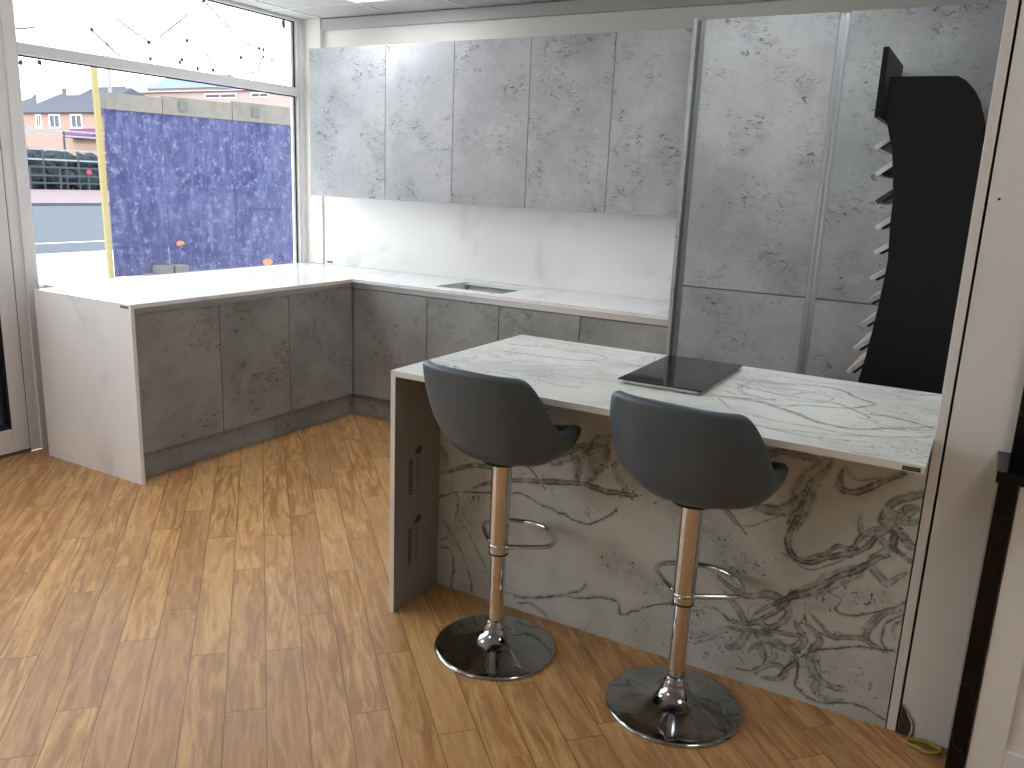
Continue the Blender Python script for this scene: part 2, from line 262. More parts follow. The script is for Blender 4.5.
# ------------------------------------------------------------------ geometry helpers
def box(bm, x0, x1, y0, y1, z0, z1, rot=None, mi=0):
    vs = [bm.verts.new((x, y, z)) for x in (x0, x1) for y in (y0, y1) for z in (z0, z1)]
    if rot is not None:
        for v in vs: v.co = rot @ v.co
    for f in ((0, 1, 3, 2), (4, 6, 7, 5), (0, 4, 5, 1), (2, 3, 7, 6), (0, 2, 6, 4), (1, 5, 7, 3)):
        bm.faces.new([vs[i] for i in f]).material_index = mi
    return bm
def B(*a, **k): return box(bmesh.new(), *a, **k)
def boxes(l):
    bm = bmesh.new()
    for a in l: box(bm, *a)
    return bm
def prism(pts, axis, a, b, bm=None):
    """extrude a 2-D outline between a and b along the axis"""
    bm = bm or bmesh.new()
    def P(u, v, w): return {'x': (w, u, v), 'y': (u, w, v), 'z': (u, v, w)}[axis]
    A = [bm.verts.new(P(u, v, a)) for u, v in pts]; Bv = [bm.verts.new(P(u, v, b)) for u, v in pts]
    n = len(pts); bm.faces.new(A); bm.faces.new(Bv[::-1])
    for i in range(n): bm.faces.new((A[i], Bv[i], Bv[(i + 1) % n], A[(i + 1) % n]))
    bmesh.ops.recalc_face_normals(bm, faces=bm.faces[:]); return bm
def lathe(prof, seg=64, bm=None, c=(0, 0, 0)):
    bm = bm or bmesh.new(); rings = []
    for r, z in prof:
        if r < 1e-6: rings.append([bm.verts.new((c[0], c[1], c[2] + z))])
        else: rings.append([bm.verts.new((c[0] + r * math.cos(2 * PI * k / seg), c[1] + r * math.sin(2 * PI * k / seg), c[2] + z)) for k in range(seg)])
    for A, Bq in zip(rings, rings[1:]):
        for k in range(seg):
            q = [A[k % len(A)], A[(k + 1) % len(A)], Bq[(k + 1) % len(Bq)], Bq[k % len(Bq)]]
            q2 = []
            for v in q:
                if v not in q2: q2.append(v)
            if len(q2) > 2: bm.faces.new(q2)
    bmesh.ops.recalc_face_normals(bm, faces=bm.faces[:])
    for f in bm.faces: f.smooth = True
    return bm
def smooth_path(pts, n=8, closed=False):
    P = [Vector(p) for p in pts]; out = []; N = len(P); rg = N if closed else N - 1
    for i in range(rg):
        g = (lambda k: P[k % N]) if closed else (lambda k: P[max(0, min(N - 1, k))])
        p0, p1, p2, p3 = g(i - 1), g(i), g(i + 1), g(i + 2)
        for k in range(n):
            t = k / n
            out.append(.5 * ((2 * p1) + (-p0 + p2) * t + (2 * p0 - 5 * p1 + 4 * p2 - p3) * t * t + (-p0 + 3 * p1 - 3 * p2 + p3) * t ** 3))
    if not closed: out.append(P[-1])
    return out
def tube(pts, r, seg=10, bm=None, closed=False):
    bm = bm or bmesh.new(); P = [Vector(p) for p in pts]; n = len(P); rings = []; up = None
    for i, p in enumerate(P):
        a = P[(i - 1) % n] if (closed or i) else p; b = P[(i + 1) % n] if (closed or i < n - 1) else p
        t = (b - a).normalized()
        if up is None: up = Vector((0, 0, 1)) if abs(t.z) < .9 else Vector((1, 0, 0))
        s = t.cross(up).normalized(); up = s.cross(t).normalized()
        rr = r(i / max(1, n - 1)) if callable(r) else r
        rings.append([bm.verts.new(p + (s * math.cos(2 * PI * k / seg) + up * math.sin(2 * PI * k / seg)) * rr) for k in range(seg)])
    for i in range(n if closed else n - 1):
        A, Bq = rings[i], rings[(i + 1) % n]
        for k in range(seg): bm.faces.new((A[k], A[(k + 1) % seg], Bq[(k + 1) % seg], Bq[k]))
    if not closed: bm.faces.new(rings[0][::-1]); bm.faces.new(rings[-1])
    bmesh.ops.recalc_face_normals(bm, faces=bm.faces[:])
    for f in bm.faces: f.smooth = True
    return bm

def obj(name, bm, mat, parent=None, bevel=0.0, label=None, smooth=False):
    me = bpy.data.meshes.new(name)
    if parent is not None:                 # geometry is written in room coordinates
        w = Vector(parent.location); pp = parent.parent
        while pp is not None: w += Vector(pp.location); pp = pp.parent
        bmesh.ops.translate(bm, verts=bm.verts[:], vec=-w)
    else: w = None
    bmesh.ops.recalc_face_normals(bm, faces=bm.faces[:])
    if smooth:
        for f in bm.faces: f.smooth = True
    bm.to_mesh(me); bm.free()
    for m in (mat if isinstance(mat, (list, tuple)) else [mat]): me.materials.append(m)
    o = bpy.data.objects.new(name, me); COL.objects.link(o)
    if parent is not None: o.parent = parent
    if bevel:
        md = o.modifiers.new('bevel', 'BEVEL'); md.width = bevel; md.segments = 2; md.limit_method = 'ANGLE'; md.angle_limit = .7
    if label: o['label'] = label
    return o
def thing(name, label, cat, loc, group=None):
    o = bpy.data.objects.new(name, None); COL.objects.link(o); o.location = loc; o.empty_display_size = .05
    o['label'] = label; o['category'] = cat
    if group: o['group'] = group
    return o
def tag(o, label, cat, group=None):
    o['label'] = label; o['category'] = cat
    if group: o['group'] = group
    return o
def struct(name, bm, mat, bevel=0):
    o = obj(name, bm, mat, None, bevel); o['kind'] = 'structure'; return o

# ------------------------------------------------------------------ key dimensions (metres)
H = .91                      # worktop height
WX = -.56                    # inner face of the shop window
CZ = 2.60                    # ceiling height
PY = -2.223                  # plane of the island's back panel
X1, Y0 = 6.6, -8.2           # far right and rear walls of the showroom

# ================================================================== ROOM SHELL
def build_floor():
    bm = bmesh.new(); uv = bm.loops.layers.uv.new('plank'); uv2 = bm.loops.layers.uv.new('rand')
    a = math.radians(-43.65); s = Vector((math.cos(a), math.sin(a))); t = Vector((-math.sin(a), math.cos(a)))
    W, L = .1175, .945; T0 = -.758
    known = {0: .63, 1: .42, 2: .09, 3: .73, 4: .24, 5: .60, 6: .05, 7: .35, -1: 0., -2: .61, -3: .28, -4: .47, -5: .83, -6: .075, -7: .50, -8: .80, -9: .09, -10: .4}
    R = random.Random(3)
    for k in range(-70, 75):
        off = known.get(k, R.random() * L)
        for j in range(-10, 14):
            s0 = off + j * L; t0 = T0 + k * W
            c = s * (s0 + L / 2) + t * (t0 + W / 2)
            r = (R.random(), R.random())
            if not (-1.4 < c.x < X1 + .8 and Y0 - .8 < c.y < .8): continue
            q = [(0, 0), (L, 0), (L, W), (0, W)]
            f = bm.faces.new([bm.verts.new((*(s * (s0 + u) + t * (t0 + v)), 0)) for u, v in q])
            for lp, (u, v) in zip(f.loops, q): lp[uv].uv = (u, v); lp[uv2].uv = r
    for co, no in (((WX, 0, 0), (-1, 0, 0)), ((X1, 0, 0), (1, 0, 0)), ((0, .1, 0), (0, 1, 0)), ((0, Y0, 0), (0, -1, 0))):
        bmesh.ops.bisect_plane(bm, geom=bm.verts[:] + bm.edges[:] + bm.faces[:], plane_co=co, plane_no=no, clear_outer=True)
    for f in bm.faces:
        f.normal_update()
        if f.normal.z < 0: f.normal_flip()
    me = bpy.data.meshes.new('floor'); bm.to_mesh(me); bm.free(); me.materials.append(M['floor'])
    o = bpy.data.objects.new('floor', me); COL.objects.link(o); o['kind'] = 'structure'
    return o
build_floor()
struct('subfloor', B(WX, X1, Y0, .1, -.12, -.004), M['block'])

# ceiling: mineral tiles in a 0.6 m grid, with recessed light panels
LIGHTS = [(.2, -.97), (2.6, -1.57), (.2, -3.37), (4.4, -3.37), (1.4, -5.77)]  # last three panels are unseen, added to brighten the peninsula end and right wall
gx = [.2 + .6 * i for i in range(-2, 12)]; gy = [-.37 - .6 * i for i in range(-1, 14)]
bm = bmesh.new()
for i in gx:
    for j in gy:
        x0, x1, y0, y1 = max(i, WX - .06), min(i + .6, X1), max(j - .6, Y0), min(j, .1)
        if x1 - x0 < .02 or y1 - y0 < .02: continue
        if any(abs(i - lx) < .01 and abs(j - .6 - ly) < .01 for lx, ly in LIGHTS): continue
        box(bm, x0 + .001, x1 - .001, y0 + .001, y1 - .001, CZ, CZ + .02)
struct('ceiling', bm, M['ceil'])
bm = bmesh.new()
for i in gx:
    if WX < i < X1: box(bm, i - .012, i + .012, Y0, 0, CZ - .004, CZ + .001)
for j in gy:
    if Y0 < j < 0: box(bm, WX, X1, j - .012, j + .012, CZ - .005, CZ + .0005)
struct('trim_2', bm, M['tbar'])
struct('roof_slab', B(WX - .3, X1 + .2, Y0 - .2, .3, CZ + .12, CZ + .3), M['block'])
for n_, (lx, ly) in enumerate(LIGHTS):
    where = ['square lit ceiling panel above the corner of the grey kitchen, by the window', 'square lit ceiling panel in front of the tall larder units',
             'unseen square ceiling panel added to brighten the peninsula end and the floor at the left', 'unseen square ceiling panel added to brighten the right wall near the black worktop', 'unseen square ceiling panel added as fill light at the rear of the showroom'][n_]
    t = thing('ceiling_light', where, 'ceiling light', (lx + .3, ly + .3, CZ), 'square light panels in the ceiling')
    obj('light_frame', boxes([(lx + .005, lx + .595, ly + .005, ly + .02, CZ - .004, CZ + .05), (lx + .005, lx + .595, ly + .58, ly + .595, CZ - .004, CZ + .05),
                          (lx + .005, lx + .02, ly + .02, ly + .58, CZ - .004, CZ + .05), (lx + .58, lx + .595, ly + .02, ly + .58, CZ - .004, CZ + .05)]), M['tbar'], t)
    obj('diffuser', B(lx + .02, lx + .58, ly + .02, ly + .58, CZ, CZ + .03), M['panel_light'], t)

struct('wall_back', boxes([(WX - .1, X1 + .1, 0, .12, -.05, CZ + .1)]), M['wall'])
struct('wall_pier', B(WX + .004, -.400, -.035, 0, H + .002, CZ - .001), M['wall'])
struct('trim_1', B(-.398, 3.815, -.028, 0, 2.522, CZ - .006), M['trimgrey'], .003)
# partition to the right of the island: solid block whose end face looks at the camera
struct('wall_right', prism([(3.852, PY), (X1, PY), (X1, 0), (3.852, 0)], 'z', 0, CZ), M['wall_r'])
struct('wall_rear', B(WX - .1, X1 + .1, Y0 - .1, Y0, -.05, CZ + .1), M['wall_r'])
struct('wall_showroom', B(X1, X1 + .1, Y0, PY, -.05, CZ + .1), M['wall_r'])

# ------------------------------------------------------------------ shop window (x = WX) and door
XO = WX - .06                                    # outer face of the frames
WY0, WY1 = -2.078, -.095                         # glazed width of the window
struct('wall_left', boxes([(WX - .12, WX - .001, WY0 - .0, .0, -.05, .86),              # below the window
                           (WX - .12, WX - .001, -7.0, -3.35, -.05, .55), (WX - .12, WX - .001, Y0, -7.0, -.05, CZ + .1),
                           (WX - .12, WX - .001, -3.45, -3.35, .55, CZ + .1), (WX - .12, WX, -7.0, 0, CZ - .002, CZ + .12)]), M['wall'])
w = bpy.data.objects.new('window_1', None); COL.objects.link(w); w.location = (WX, -1.1, H); w['kind'] = 'structure'
fr = [(XO, WX, WY0 - .1298, WY0, 0, CZ),                    # post between window and door
      (XO, WX + .0, WY1, -.036, .86, CZ),                  # post at the back wall
      (XO, WX, WY0, WY1, .86, .897),                       # sill rail
      (XO, WX, WY0, WY1, 2.083, 2.140),                    # transom
      (XO, WX, WY0, WY1, CZ - .022, CZ - .002)]            # head
obj('window_frame', boxes(fr), M['upvc'], w, .004)
bead = [(XO + .012, WX - .028, WY1 - .028, WY1, .897, 2.083), (XO + .012, WX - .028, WY0, WY0 + .012, .897, 2.083),
        (XO + .012, WX - .028, WY1 - .028, WY1, 2.14, CZ - .022), (WX - .004, WX + .012, WY0 - .075, WY0 - .015, 0, CZ), (WX - .004, WX + .010, WY1 + .018, -.04, H, CZ)]
obj('glazing_bead', boxes(bead), M['upvc'], w, .003)
gk = []
for z0, z1 in ((.897, 2.083), (2.14, CZ - .022)):
    gk += [(WX - .03, WX - .024, WY0 + .006, WY1 - .006, z1 - .008, z1 + .001), (WX - .03, WX - .024, WY0 + .006, WY1 - .006, z0 - .001, z0 + .004),
           (WX - .03, WX - .024, WY1 - .012, WY1 - .004, z0, z1), (WX - .03, WX - .024, WY0 + .0, WY0 + .005, z0, z1)]
obj('gasket', boxes(gk), M['gasket'], w)
g = obj('glass_pane', boxes([(WX - .034, WX - .030, WY0, WY1, .897, 2.083), (WX - .034, WX - .030, WY0, WY1, 2.14, CZ - .022)]), M['glass'], w)
# cobweb strands and dried leaf bits stuck to the outside of the glass
GX = WX - .036
strands = [[(-1.638, 2.271), (-1.465, 2.158)], [(-1.479, 2.355), (-1.273, 2.263)], [(-.984, 2.468), (-1.196, 2.301)], [(-.861, 2.571), (-.646, 2.425)],
           [(-.408, 2.356), (-.40, 2.27), (-.46, 2.2), (-.552, 2.179)], [(-2.056, 2.207), (-1.956, 2.23)], [(-.866, 2.261), (-.784, 2.188)], [(-.621, 2.391), (-.463, 2.358)]]
bm = bmesh.new()
for s_ in strands:
    pts = smooth_path([(GX, y, z) for y, z in s_], 6)
    tube([p + Vector((0, random.uniform(-.004, .004), random.uniform(-.003, .003))) for p in pts], 0.004, 5, bm)
obj('cobweb', bm, M['web'], w)['kind'] = 'stuff'
bm = bmesh.new()
for y, z in [(-1.633, 2.272), (-1.273, 2.263), (-.998, 2.314), (-.411, 2.355), (-.375, 2.351), (-.376, 2.305), (-.574, 2.277), (-1.046, 2.199), (-.185, 2.55), (-2.047, 2.047), (-1.948, 2.06), (-.861, 2.567), (-.81, 2.166), (-1.269, 2.172), (-1.059, 2.179), (-.93, 2.16), (-.3, 2.3)]:
    k = 2.6 if z == 2.55 else 1
    pts = [(y + random.uniform(.5, 1) * .016 * k * math.cos(q) * (.6 if k > 1 else 1), z + random.uniform(.5, 1) * .017 * k * math.sin(q)) for q in [i * 2 * PI / 7 for i in range(7)]]
    prism(pts, 'x', GX - .002, GX + .001, bm)
obj('leaf_fleck', bm, M['grime'], w)['kind'] = 'stuff'

# door to the left of the window
DY1, DY0 = -2.208, -3.33
d = bpy.data.objects.new('door_1', None); COL.objects.link(d); d.location = (WX, DY1, 0); d['kind'] = 'structure'
obj('door_frame', boxes([(XO, WX, DY0 - .04, DY0 - .004, 0, CZ), (XO, WX, DY0, DY1, 2.118, 2.165), (XO, WX, DY0, DY1, CZ - .04, CZ - .002), ]), M['upvc'], d, .004)
obj('threshold', B(XO, WX, DY0, DY1, -.02, .012), M['dark_gap'], d)
obj('door_leaf', boxes([(XO + .01, WX + .004, DY1 - .093, DY1 - .006, .018, 2.110), (XO + .01, WX + .004, DY0 + .004, DY0 + .09, .018, 2.110),
                        (XO + .01, WX + .004, DY0 + .09, DY1 - .093, .018, .150), (XO + .01, WX + .004, DY0 + .09, DY1 - .093, 2.02, 2.110),
                        (XO + .01, WX + .004, DY0 + .09, DY1 - .093, .95, 1.06)]), M['upvc'], d, .004)
obj('door_seal', boxes([(XO + .02, WX - .004, DY1 - .0062, DY1 - .0002, .012, 2.116), (XO + .02, WX - .002, DY0, DY1, 2.1105, 2.1175), (XO + .02, WX - .0, DY0, DY1, .0125, .0175),
                        (WX - .035, WX + .002, DY1 - .104, DY1 - .0932, .150, .95), (WX - .035, WX + .002, DY0 + .1, DY1 - .104, .150, .162),
                        (WX - .035, WX + .002, DY1 - .104, DY1 - .0932, 1.06, 2.02)]), M['gasket'], d)
obj('lower_pane', B(WX - .034, WX - .03, DY0 + .09, DY1 - .1, .15, .95), M['tinted'], d)
obj('door_glass', boxes([(WX - .034, WX - .03, DY0 + .09, DY1 - .1, 1.06, 2.02), (WX - .034, WX - .03, DY0, DY1, 2.165, CZ - .04)]), M['glass'], d)
# unseen second window left of the door, added as a light source
w2 = bpy.data.objects.new('added_window', None); COL.objects.link(w2); w2.location = (WX, -5.2, .55); w2['kind'] = 'structure'
obj('window_frame', boxes([(XO, WX, -7.0, -6.94, .55, CZ - .002), (XO, WX, -3.51, -3.45, .55, CZ - .002), (XO, WX, -5.25, -5.19, .55, CZ - .002), (XO, WX, -6.94, -3.51, .55, .60), (XO, WX, -6.94, -3.51, 2.55, CZ - .002)]), M['upvc'], w2, .004)
obj('glass_pane', boxes([(WX - .034, WX - .03, -6.94, -5.25, .6, 2.55), (WX - .034, WX - .03, -5.19, -3.51, .6, 2.55)]), M['glass'], w2)

# ================================================================== BASE CABINETS
FX = .340                     # door plane of the window run
FY = -.570                    # door plane of the back run
DT, DB = .852, .150           # door top and bottom
TH = .019
# window run
yd = [(-2.172, -1.653), (-1.651, -1.139), (-1.137, -.571)]
lab = ['grey concrete-look base cabinet next to the white waterfall end panel', 'middle grey base cabinet of the run under the window', 'grey base cabinet of the window run nearest the inner corner']
for (a, b), l in zip(yd, lab):
    t = thing('base_cabinet', l, 'cabinet', (FX - .3, (a + b) / 2, DB), 'base cabinets under the white worktop')
    obj('cabinet_body', boxes([(-.33, FX - TH - .001, a + .001, b - .001, DB, .80)]), M['carcass'], t)
    obj('door', B(FX - TH, FX, a + .0015, b - .0015, DB, DT), M['concrete_base'], t, .001)
# back run
xd = [(.340, .926), (.928, 1.438), (1.440, 1.961), (1.963, 2.470)]
lab = ['grey corner base cabinet where the back run meets the window run', 'grey base cabinet under the sink', 'grey base cabinet right of the sink, behind the island', 'rightmost grey base cabinet, beside the tall end panel']
for (a, b), l in zip(xd, lab):
    t = thing('base_cabinet', l, 'cabinet', ((a + b) / 2, FY + .28, DB), 'base cabinets under the white worktop')
    a2 = a if a > .35 else a + .002
    bmq = boxes([(a2, b - .001, FY + TH, -.02, DB, .66 if .9 < a < 1.0 else .80)])
    obj('cabinet_body', bmq, M['carcass'], t)
    obj('door', B(a2 + .0015, b - .0015, FY, FY + TH, DB, DT - .004), M['concrete_base'], t, .001)
# plinth and grip rail follow the L
def ell(x, y, d, z0, z1, yend, xend):
    return prism([(x, yend), (x, y), (xend, y), (xend, y + d), (x - d, y + d), (x - d, yend)], 'z', z0, z1)
tag(obj('plinth', ell(xi_ := FX - .05, FY + .05, .018, 0, DB - .004, -2.174, 2.47), M['concrete_base']), 'low grey concrete-look kickboard under the base cabinets', 'plinth')
rail = thing('grip_rail', 'continuous recessed metal grip rail between cabinet doors and white worktop', 'rail', (FX, FY, .87))
obj('rail_channel', ell(FX - .020, FY + .006, .006, .857, H - .021, -2.174, 2.47), M['alu'], rail)
obj('rail_lip', ell(FX - .0055, FY + .0055, .014, .8525, .8565, -2.174, 2.47), M['alu'], rail)

# ------------------------------------------------------------------ white L-shaped worktop with waterfall end
XE, YE, YB = .3605, -2.196, -.590
SX0, SX1, SY0, SY1 = .925, 1.40, -.485, -.135
t = thing('worktop', 'white veined L-shaped worktop running under the window and along the back wall', 'worktop', (0, -.6, H))
bm = bmesh.new()
Lz = (H - .02, H)
for a in [(-.552, XE, YE + .135, YB), (-.414, XE, YE + .02, YE + .135), (-.552, SX0, YB, -.0005), (SX1, 2.472, YB, -.0005), (SX0, SX1, YB, SY0), (SX0, SX1, SY1, -.0005)]:
    vs = None; box(bm, a[0], a[1], a[2], a[3], *Lz)
bmesh.ops.remove_doubles(bm, verts=bm.verts[:], dist=.0002)
obj('worktop_slab', bm, M['white_q'], t)
obj('waterfall_panel', B(-.4145, XE, YE, YE + .02, 0, H), M['white_q'], t, .0012)
lb = obj('maker_label', B(.284, .346, YE - .0012, YE, .889, .901), M['label_grey'], t, .0003, 'small grey metal maker plate')
obj('label_mark', boxes([(.290 + i * .0085, .290 + i * .0085 + .005, YE - .0016, YE - .0012, .893, .8975) for i in range(6)]), M['label'], lb)
lb2 = obj('maker_label', B(1.33, 1.372, -.512, -.500, H, H + .0008), M['label'], t, 0, 'tiny dark maker plate beside the sink')
# splashback
t = thing('splashback', 'pale cream-white veined splashback panel behind the worktop', 'splashback', (1.0, 0, H))
obj('splash_panel', B(-.399, 2.473, -.02, -.001, H + .0005, 1.408), M['splash'], t, .001)
obj('maker_label', B(-.372, -.318, -.0212, -.02, .922, .934), M['label'], t)
# sink
t = thing('sink', 'undermounted stainless steel sink bowl sunk into the white worktop', 'sink', ((SX0 + SX1) / 2, (SY0 + SY1) / 2, H - .2))
def rrect(x0, x1, y0, y1, r, n=6):
    out = []
    for cx, cy, a0 in ((x1 - r, y1 - r, 0), (x0 + r, y1 - r, 90), (x0 + r, y0 + r, 180), (x1 - r, y0 + r, 270)):
        for k in range(n + 1):
            a = math.radians(a0 + 90 * k / n); out.append((cx + r * math.cos(a), cy + r * math.sin(a)))
    return out
bm = bmesh.new(); loops = []
for ins, z, r in ((-.012, H - .0212, .03), (.004, H - .0212, .035), (.006, H - .17, .05), (.03, H - .195, .06), (.16, H - .2, .01)):
    loops.append([bm.verts.new((x, y, z)) for x, y in rrect(SX0 + ins, SX1 - ins, SY0 + ins, SY1 - ins, r)])
for A, Bq in zip(loops, loops[1:]):
    for k in range(len(A)): bm.faces.new((A[k], A[(k + 1) % len(A)], Bq[(k + 1) % len(A)], Bq[k]))
bm.faces.new(loops[-1])
so = obj('sink_bowl', bm, M['steel'], t, smooth=True)
obj('drain', lathe([(0, .004), (.03, .004), (.04, .002), (.043, 0), (.0, 0)], 32, c=((SX0 + SX1) / 2, (SY0 + SY1) / 2, H - .199)), M['chrome'], t)

# ================================================================== WALL CABINETS
WF, WB, WT = -.34, 1.409, 2.350
xs = [-.225, .415, .931, 1.4505, 1.964, 2.472]
lab = ['leftmost grey concrete-look wall cabinet, beside the window', 'second grey wall cabinet from the window', 'middle one of the five grey wall cabinets', 'fourth grey wall cabinet from the window', 'rightmost grey wall cabinet, against the tall end panel']
for i in range(5):
    a, b = xs[i], xs[i + 1]
    t = thing('wall_cabinet', lab[i], 'cabinet', ((a + b) / 2, 0, WB), 'five wall cabinets above the splashback')
    obj('cabinet_body', boxes([(a + .003, b - .003, WF + .0195, -.002, WB + .012, WT - .003)]), M['carcass'], t)
    obj('door', B(a + .0018, b - .0018, WF, WF + .019, WB, WT), M['concrete_wall'], t, .001)

# ================================================================== TALL HOUSINGS
TY, TT, ZS = -.60, 2.338, 1.078
tag(obj('end_panel', B(2.474, 2.494, TY, -.001, 0, 2.348), M['concrete_tall'], None, .001), 'thin grey full-height end panel between wall cabinets and tall units', 'panel')
def tall(x0, x1, l):
    t = thing('tall_cabinet', l, 'cabinet', ((x0 + x1) / 2, -.3, 0), 'tall grey larder units')
    obj('cabinet_body', B(x0 + .004, x1 - .004, TY + .021, -.03, .15, TT - .003), M['carcass'], t)
    obj('upper_door', B(x0, x1, TY, TY + .02, ZS + .0025, TT), M['concrete_tall'], t, .001)
    obj('lower_door', B(x0, x1, TY, TY + .02, .15, ZS - .0035), M['concrete_tall'], t, .001)
    obj('kickboard', B(x0, x1, TY + .05, TY + .068, 0, .149), M['concrete_tall'], t)
tall(2.537, 3.140, 'tall grey larder unit next to the thin end panel')
tall(3.187, 3.800, 'tall grey larder unit behind the black sample stand')
def vrail(x0, x1, l, dark=True):
    t = thing('vertical_grip_rail', l, 'rail', ((x0 + x1) / 2, TY, .15), 'vertical grip rails between tall doors')
    n = 12; pts = [(x0, TY + .002)] + [(x0 + (x1 - x0) * k / n, TY + .004 + .028 * math.sin(PI * k / n)) for k in range(n + 1)] + [(x1, TY + .002), (x1, TY + .06), (x0, TY + .06)]
    obj('rail_profile', prism(pts, 'z', .15, TT), M['alu'], t)
vrail(2.512, 2.536, 'vertical metal grip rail beside the thin end panel')
vrail(3.141, 3.186, 'vertical metal grip rail between the two tall units')
bm = B(2.4945, 2.5115, TY + .014, -.01, 0, 2.338)
tag(obj('filler_strip', bm, M['dark_gap']), 'dark recessed filler strip between end panel and tall units', 'panel')
tag(obj('partition_panel', B(3.8205, 3.8455, PY, -.001, 0, CZ - .007), M['panel_white'], None, .002), 'tall narrow white partition panel where the island meets the wall', 'panel')

# ================================================================== ISLAND
IX0, IX1, IYN, IYF = 2.1573, 3.8195, -2.5016, -1.5882
isl = thing('kitchen_island', 'breakfast island with pale marble top and swirled grey-green marble back panel', 'kitchen island', ((IX0 + IX1) / 2, -2.05, 0))
ZONES = [([(3.28, .34), (3.36, .31), (3.44, .33), (3.50, .28), (3.46, .22), (3.38, .24)], .011, .6), ([(3.30, .30), (3.38, .20), (3.37, .13), (3.32, .10)], .012, .6), ([(3.33, .18), (3.42, .20), (3.50, .16), (3.55, .20), (3.52, .26)], .010, .6), ([(3.40, .12), (3.46, .17), (3.54, .14), (3.52, .07)], .009, .6), ([(3.55, .26), (3.60, .22), (3.58, .16), (3.62, .10), (3.70, .08)], .012, .65), ([(3.57, .30), (3.64, .25), (3.72, .27), (3.80, .24)], .008, .6), ([(3.70, .62), (3.74, .56), (3.70, .50), (3.76, .46), (3.81, .50)], .010, .6), ([(3.66, .66), (3.69, .60), (3.74, .62), (3.81, .70)], .008, .6), ([(3.72, .30), (3.76, .36), (3.81, .40)], .010, .5), ([(3.45, .48), (3.52, .44), (3.58, .46), (3.66, .52)], .004, .6), ([(2.95, .62), (3.12, .55), (3.30, .42), (3.38, .36)], .10, .26), ([(2.9, .30), (3.05, .25), (3.2, .22)], .09, .22), ([(3.2, .12), (3.45, .15), (3.6, .10)], .08, .22), ([(2.25, .2), (2.35, .4)], .07, .2), ([(3.45, .3), (3.6, .35), (3.75, .42)], .06, .2)]
def vein_value(P, veins):
    """largest vein strength at each point: broad veins are filled ribbons with darker rims that taper to their ends"""
    out = np.zeros(len(P))
    for pts, w_, s_ in veins:
        sp = np.array([tuple(q)[:2] for q in smooth_path([(a, b, 0) for a, b in pts], 6)])
        A, Bq = sp[:-1], sp[1:]; reach = w_ * 3 + .02; nseg = len(A)
        lo, hi = sp.min(0) - reach, sp.max(0) + reach
        idx = np.where((P[:, 0] > lo[0]) & (P[:, 0] < hi[0]) & (P[:, 1] > lo[1]) & (P[:, 1] < hi[1]))[0]
        if not len(idx): continue
        Q = P[idx]; best = np.full(len(idx), 9.); par = np.zeros(len(idx))
        for k, (a, b) in enumerate(zip(A, Bq)):
            d = b - a; L2 = max(d @ d, 1e-9); tt = np.clip(((Q - a) @ d) / L2, 0, 1)
            dd = np.hypot(Q[:, 0] - a[0] - tt * d[0], Q[:, 1] - a[1] - tt * d[1]); m = dd < best
            best = np.where(m, dd, best); par = np.where(m, (k + tt) / nseg, par)
        if w_ > .05:
            v = np.exp(-(best / (w_ * .7)) ** 2)
        elif w_ >= .0065:
            h = w_ * .95 * (.35 + .85 * np.sqrt(np.clip(np.sin(PI * par), 0, 1))); x = best / h
            fill = .62 * np.clip((1.25 - x) / .45, 0, 1)
            v = fill + .45 * np.exp(-((x - .9) / .38) ** 2); v = np.maximum(v, .26 * np.exp(-(best / (w_ * 2.2)) ** 2))
        else:
            h = w_ * .62; v = np.clip(1 - (best - h * .3) / (h * .9 + .0015), 0, 1); v = np.maximum(v, .26 * np.exp(-(best / (w_ * 2.4)) ** 2))
        out[idx] = np.maximum(out[idx], min(1, s_ * 1.25) * v)
    return np.clip(out, 0, 1)
def veined_slab(name, u0, u1, v0, v1, to3, thick, veins, mats, parent, step=.0034):
    nu, nv = int((u1 - u0) / step), int((v1 - v0) / step)
    us = np.linspace(u0, u1, nu + 1); vs_ = np.linspace(v0, v1, nv + 1)
    UU, VV = np.meshgrid(us, vs_, indexing='ij'); P = np.stack([UU.ravel(), VV.ravel()], 1)
    # organic wobble so the veins are not geometric
    wob = np.array([[mnoise.noise(Vector((a * 9, b * 9, 1.3))), mnoise.noise(Vector((a * 9, b * 9, 7.7)))] for a, b in P]) * .020
    wob += np.array([[mnoise.noise(Vector((a * 40, b * 40, 3.3))), mnoise.noise(Vector((a * 40, b * 40, 9.7)))] for a, b in P]) * .004
    val = vein_value(P + wob, veins)
    verts = [to3(a, b, 0) for a, b in P]; faces = []; I = lambda i, j: i * (nv + 1) + j
    for i in range(nu):
        for j in range(nv): faces.append((I(i, j), I(i + 1, j), I(i + 1, j + 1), I(i, j + 1)))
    nf = len(faces); base = len(verts)
    c = [(u0, v0), (u1, v0), (u1, v1), (u0, v1)]
    for dpt in (0, thick):
        verts += [to3(a, b, dpt) for a, b in c]
    for k in range(4): faces.append((base + k, base + (k + 1) % 4, base + 4 + (k + 1) % 4, base + 4 + k))
    faces.append((base + 4, base + 5, base + 6, base + 7))
    off = Vector(parent.location); verts = [tuple(Vector(v) - off) for v in verts]
    me = bpy.data.meshes.new(name); me.from_pydata(verts, [], faces); me.update()
    for m_ in mats: me.materials.append(m_)
    for k in range(nf, len(faces)): me.polygons[k].material_index = 1
    at = me.attributes.new('vein', 'FLOAT', 'POINT'); at.data.foreach_set('value', np.concatenate([val, np.zeros(8)]).astype(np.float32))
    o = bpy.data.objects.new(name, me); COL.objects.link(o); o.parent = parent; return o
veined_slab('worktop_slab', IX0, IX1, IYN, IYF, lambda a, b, d_: (a, b, H - d_), .02, TOP_VEINS, [M['isl_top'], M['isl_edge']], isl)
